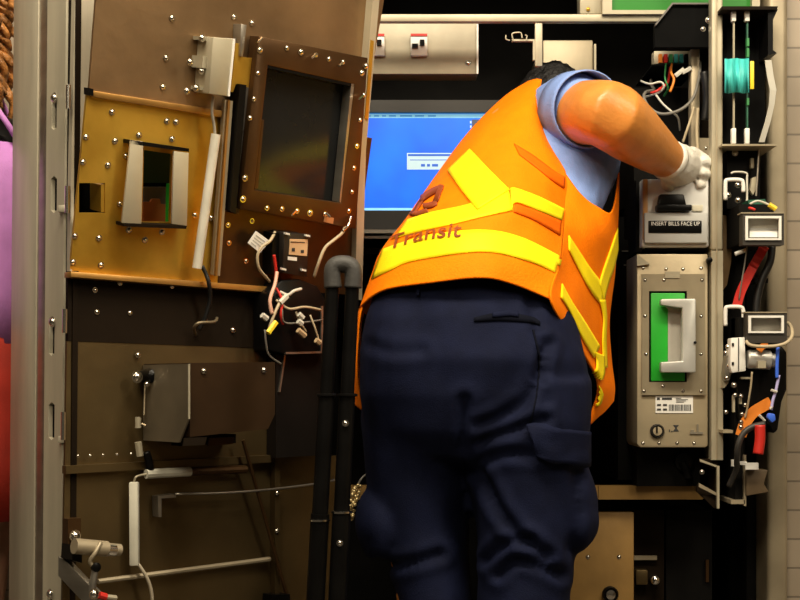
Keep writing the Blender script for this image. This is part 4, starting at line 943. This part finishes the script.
fr_rows=[[(566,176,2.645),(579,193,2.63),(596,206,2.645),(612,211,2.69),(619,172,2.80)],
 [(564,216,2.56),(579,225,2.57),(596,232,2.61),(610,236,2.67),(617.5,230,2.77)],
 [(561,257,2.47),(576,268,2.55),(593,275,2.61),(607,276,2.69),(614.5,270,2.77)],
 [(550,299,2.365),(568,312,2.44),(588,322,2.57),(602,325,2.65),(609,320,2.73)],
 [(575,342,2.47),(584,352,2.51),(595,360,2.6),(604,362,2.66),(611,360,2.73)],
 [(597,384,2.60),(600,387,2.61),(604,390,2.64),(609,390,2.68),(614,386,2.72)],
 [(586,426,2.60),(591,424,2.61),(597,418,2.64),(605,411,2.67),(613,401,2.71)]]
VF=gsurf(fr_rows,'vest_front',ORANGE,wk,9,9,lambda q,p:q+V((0,-(noise.noise(V((q.x*26,q.y*6,q.z*8)))*.012),0)))
b=gsurf([[(377,283,2.54),(371,290,2.60),(372,295,2.68)],[(362,308,2.50),(358,315,2.56),(362,318,2.64)],[(358,340,2.50),(355.5,345,2.56),(360,350,2.64)],[(357,375,2.51),(354.5,380,2.57),(360,385,2.64)],[(362,410,2.54),(355,404,2.58),(360,400,2.64)]],'vest_front',ORANGE,wk)
label(VF,'open right front of the vest hanging down'); label(b,'left front edge of the vest')
B1,B2=bvh_of(VB),bvh_of(VF)
drape([B1],[(383.5,250),(405,243),(430,236),(482,231),(520,238),(561,258)],[(372.5,280),(392,271),(415,262),(482,253),(527,262),(557,275)],'reflective_stripe',YELLOW,wk,.003,60,6)
drape([B1],[(408,221),(430,214),(464,207),(488,199),(508,190.5)],[(395,240),(420,233),(452,226),(480,219),(512,211.5)],'reflective_stripe',YELLOW,wk,.0035,44,6)
drape([B1],[(510,190),(516,190),(540,199),(563,210)],[(511,212),(515,204),(535,211),(560,221)],'reflective_stripe',YELLOW,wk,.003,26,5)
drape([B1],[(471,151),(490,172),(509,192)],[(449,172),(463,193),(478,212)],'reflective_stripe',YELLOW,wk,.0045,30,7)
drape([B2],[(567,236),(578,252),(590,270),(602,285)],[(567,250),(577,270),(588,290),(600,306)],'reflective_stripe',YELLOW,wk,.003,24,5)
drape([B2],[(615.5,228),(608,250),(601,270),(597,284)],[(616,250),(612,268),(606,285),(602,302)],'reflective_stripe',YELLOW,wk,.0035,24,5)
drape([B2],[(560,284),(570,302),(583,322),(598,346)],[(559,298),(568,312),(580,338),(592,358)],'reflective_stripe',YELLOW,wk,.003,26,5)
drape([B2],[(597,300),(601,318),(600,340),(601,368)],[(603,300),(604.5,318),(604,340),(605,368)],'reflective_stripe',YELLOW,wk,.004,26,3)
drape([B2],[(592,352),(594,362),(593,372),(589,378)],[(602,356),(602,364),(602,374),(600,380)],'reflective_stripe',YELLOW,wk,.0045,14,5)
drape([B2],[(598,384),(593,390),(585,400)],[(601,394),(598,404),(588,410)],'reflective_stripe',YELLOW,wk,.004,14,5)
drape([B1],[(514,145),(533,157),(552,171),(564,178)],[(519,156),(536,169),(552,182),(563,189)],'fold_shade',ORANGE2,wk,.002,24,4)  # darker strips laid on the vest as painted fold shade
drape([B1],[(515,205),(535,211.5),(560,221.5)],[(513,213),(533,221),(559,236)],'fold_shade',ORANGE2,wk,.002,24,4)
# frayed thread ends at the hem
b=MB()
for k,(x,y) in enumerate(((583,400),(585,402),(587,404),(584,396))): b.tube([W(x,y,2.60),W(x-1+k*.6,y+14,2.60),W(x+k*.8,y+28-3*k,2.61)],.0012,5,3)
b.build('loose_threads', mat('thread_yellow',(.75,.65,.2),.6), wk)
# lettering and mark on the vest
OFFS=.008; me=text_mesh('Transit',1); xs=[v.co.x for v in me.vertices]; ysx=[v.co.y for v in me.vertices]; x0_,x1_,y0_,y1_=min(xs),max(xs),min(ysx),max(ysx)
bmt=bmesh.new(); bmt.from_mesh(me); bmesh.ops.subdivide_edges(bmt,edges=bmt.edges[:],cuts=1)
kill=[]
for v in bmt.verts:
    t=(v.co.x-x0_)/(x1_-x0_); s=(v.co.y-y0_)/(y1_-y0_)
    px=389+t*(461-389); base=252-13.5*t+3.5*(2*t-1)**2-3; h=proj(B1,px+s*3,base-s*14,.0055)
    if h is None: kill.append(v)
    else: v.co=h
if kill: bmesh.ops.delete(bmt,geom=kill,context='VERTS')
o=obj('vest_lettering',bmt,mat('brown_print',(.28,.05,.004),.6),wk); label(o,'dark lettering between the stripes')
# logo mark
seg=[([(411,212),(420,198),(424,196)],[(416,216),(424,203),(427,200)]),([(420,199),(431,191),(443,186)],[(422,204),(434,196),(444,191)]),([(441,186),(445,187)],[(434,203),(439,203)]),([(411,212),(418,213),(428,210)],[(411,216),(418,217),(430,214)]),([(424,205),(432,204),(438,201)],[(425,210),(433,209),(438,206)])]
for u_,l_ in seg: drape([B1],u_,l_,'vest_emblem_stroke',mat('brown_print',(.28,.05,.004),.6),wk,.0045,12,2)

# ------------------------------------------------------------------ hand truck
ht=thing('hand_truck','black folding hand truck with grey padded loop handle beside the worker','hand truck', (W(342,0,2.30).x,2.32,0))
yh=2.28
def gp(x,y): return W(x,y,yh)
b=MB(); b.tube([gp(333,288),gp(332.5,275),gp(333.5,268),gp(338,264.5),gp(347,264.5),gp(352,268),gp(353.5,275),gp(353,288)],.0145,14,5); b.build('grip', RUBBER, ht, True)
for x0,x1 in ((332.5,315.5),(352.5,337.5)):
    T=lambda y,yy=0: W(x0+(x1-x0)*(y-284)/(600-284),y,yh+yy)
    MB().tube([T(284),T(520)],.0115,12,0).build('upper_tube', BLACK, ht)
    MB().tube([T(396),T(518)],.0135,12,0).build('middle_tube', BLACK, ht)
    MB().tube([T(514),T(600),V((T(600).x-.02,2.33,.03))],.0155,12,0).build('lower_tube', BLACK, ht)
    yc=521 if x0<340 else 513
    for y,m_ in ((396,BLACK),(yc,CHROME)): 
        b=MB(); b.lathe(T(y),(0,0,1),[(.0135,-.001),(.0168,.0),(.0168,.003),(.0135,.004)],16); b.build('collar', m_, ht)
    if x0>340:
        for y in (423,542): screw(T(y)-V((0,.0155,0)),BACK,ht,.0042,'button')
b=MB(); b.box((W(315,0,2.33).x,2.30,.30),(W(345,0,2.33).x,2.325,.325)); b.build('cross_bar', BLACK, ht)
b=MB(); b.box((W(290,0,2.33).x,2.10,.012),(W(362,0,2.33).x,2.36,.022)); b.box((W(290,0,2.33).x,2.345,.012),(W(362,0,2.33).x,2.36,.09)); b.build('toe_plate', STEEL, ht)
for x in (283,368):
    MB().lathe(V((W(x,0,2.4).x-.012,2.40,.075)),(1,0,0),[(.03,0),(.074,.002),(.074,.024),(.03,.026)],24).build('wheel', BLACK, ht)
MB().tube([V((W(283,0,2.4).x,2.40,.075)),V((W(368,0,2.4).x,2.40,.075))],.006,10,0).build('axle', STEEL, ht)

# beaded chain bundle
ch=thing('beaded_chain','small bundle of bronze beaded chain hanging behind the trouser pocket','chain',W(352,522,2.60))
b=MB()
for k in range(26):
    t=k/25
    for j in range(2): b.ell(W(349+9*t+3*math.sin(k*2.1+j*2),518-32*t+2*math.cos(k*1.7+j),2.60+.008*math.sin(k+j*2)),(.0035,.0035,.0035),6)
b.build('beads', BRONZE, ch, True)
MB().tube([W(357,487,2.60),W(362,478,2.60),W(372,470,2.62)],.002,6).build('cord', GWIRE, ch, True)

# ------------------------------------------------------------------ second person, mostly cut by the frame
p2=thing('person','person in purple top and red skirt with curly blonde hair at left edge','person',(-.925,2.78,0))
px_,py_=-.925,2.78
def Q(x,y,z): return V((px_+x,py_+y,z))
b=MB()
chain(b,[Q(0,0,.86),Q(0,0,1.02),Q(0,.0,1.2),Q(0,.0,1.36),Q(0,0,1.42)],[.145,.125,.115,.125,.08],18)
chain(b,[Q(-.15,0,1.385),Q(.15,0,1.385)],[.048,.048]); chain(b,[Q(0,0,1.4),Q(0,.01,1.55)],[.05,.048])
b.ell(Q(0,.01,1.60),(.073,.092,.108),20); b.ell(Q(0,.04,1.545),(.052,.055,.05),14); chain(b,[Q(0,.10,1.615),Q(0,.118,1.585)],[.008,.012],10)
for s in (-1,1):
    b.ell(Q(s*.074,.01,1.6),(.01,.017,.028),10)
    chain(b,[Q(s*.155,0,1.385),Q(s*.185,.0,1.24),Q(s*.19,.01,1.10),Q(s*.19,.04,.98),Q(s*.185,.08,.87)],[.045,.040,.035,.034,.024])
    hand(b,Q(s*.185,.08,.86),(0,.2,-1),(-s,0,0),1 if s>0 else -1,.9,(12,18,14),.0085)
    chain(b,[Q(s*.085,0,.86),Q(s*.085,.005,.68),Q(s*.085,.0,.48),Q(s*.085,-.015,.34),Q(s*.085,-.01,.09)],[.088,.075,.052,.053,.034])
    chain(b,[Q(s*.085,-.03,.05),Q(s*.09,.06,.04),Q(s*.095,.14,.035)],[.034,.034,.027])
finish('body', remesh(b.bm,.0065,4,.5,name='body'), SKIN2, p2, True)
for s in (-1,1):
    e=MB().ell(Q(s*.029,.093,1.61),(.012,.008,.008),12).build('eye', WHITE, p2, True); MB().ell(Q(s*.029,.1,1.61),(.005,.0025,.005),10).build('iris', BLACK, e, True)
    b=MB(); chain(b,[Q(s*.085,-.04,.055),Q(s*.09,.06,.05),Q(s*.095,.15,.045)],[.042,.042,.036])
    for v in b.bm.verts: v.co.z=max(v.co.z,.003)
    finish('shoe', remesh(b.bm,.007,3,.5,name='shoe'), LEATH, p2, True)
b=MB(); b.ell(Q(0,-.015,1.625),(.088,.098,.098),24)
rc=random.Random(3)
for k in range(150):
    a=math.pi*rc.uniform(.86,2.14); top=rc.uniform(1.60,1.72); ln=rc.uniform(.12,.20) if top<1.66 else rc.uniform(.10,.16)
    x0=math.cos(a)*rc.uniform(.06,.10); y0=math.sin(a)*rc.uniform(.06,.10)-.015; f=rc.uniform(1.25,2.0); ph=rc.uniform(0,6.3); cr_=rc.uniform(.008,.014)
    pts=[]
    for q in range(15):
        t=q/14; g=1+(f-1)*math.sin(min(1,t*1.6)*math.pi/2)
        pts.append(Q(x0*g+cr_*math.cos(ph+t*15),y0*g+cr_*math.sin(ph+t*15),top-ln*t*t*.6-ln*t*.4))
    b.tube(pts,[.0075]*14+[.002],6,2)
b.build('hair', BLOND, p2, True)
def eloft(name, rows, m, th=.004):
    b=MB(); rr=[b.ring(Q(0,y,z),V((rx,0,0)),V((0,ry,0)),40) for rx,ry,y,z in rows]; b.loft(rr,False); o=b.build(name,m,p2,True); o.modifiers.new('s','SOLIDIFY').thickness=th; return o
eloft('undershirt',[(.19,.105,0,1.30),(.195,.115,0,1.38),(.185,.10,0,1.435),(.12,.08,0,1.465)],BLACK)
o=eloft('purple_top',[(.205,.150,0,1.00),(.198,.145,0,1.10),(.198,.135,0,1.22),(.204,.135,0,1.33),(.204,.125,0,1.39)],PURPLE)
for s in (-1,1): MB().tube([Q(s*.19,-.06,1.385),Q(s*.165,-.09,1.43),Q(s*.13,-.06,1.475),Q(s*.13,.0,1.49),Q(s*.14,.09,1.42)],.006,8).build('shoulder_strap', PURPLE, p2, True)
eloft('skirt',[(.200,.150,0,1.03),(.212,.165,0,.90),(.222,.175,0,.78),(.232,.185,0,.66)],RED)

# ------------------------------------------------------------------ camera, light
cam=bpy.data.cameras.new('camera'); co=bpy.data.objects.new('camera',cam); C.objects.link(co)
co.location=CAM; co.rotation_euler=(math.pi/2,0,0); cam.sensor_width=36; cam.lens=F*36/800; cam.shift_y=(HY-300)/800; cam.clip_start=.05
bpy.context.scene.camera=co
def area(name,loc,target,sx,sy,e,col):
    l=bpy.data.lights.new(name,'AREA'); l.shape='RECTANGLE'; l.size=sx; l.size_y=sy; l.energy=e; l.color=col
    o=bpy.data.objects.new(name,l); C.objects.link(o); o.location=loc; o.rotation_euler=(V(target)-V(loc)).to_track_quat('-Z','Y').to_euler(); return o
area('ceiling_lamp',(.1,1.55,2.72),(.2,2.5,1.2),1.8,.3,52,(1,.87,.66))
area('ceiling_lamp',(-.6,.3,2.72),(-.1,2.5,1.3),.4,1.4,28,(1,.84,.6))
area('ceiling_lamp',(1.6,1.2,2.72),(.4,2.7,1.3),.3,1.6,26,(1,.87,.66))
w=bpy.data.worlds.new('world'); bpy.context.scene.world=w; w.use_nodes=True
w.node_tree.nodes['Background'].inputs[0].default_value=(1,.78,.52,1); w.node_tree.nodes['Background'].inputs[1].default_value=.05
vs=bpy.context.scene.view_settings; vs.view_transform='Standard'; vs.look='None'; vs.exposure=.38; vs.gamma=1; vs.use_curve_mapping=False
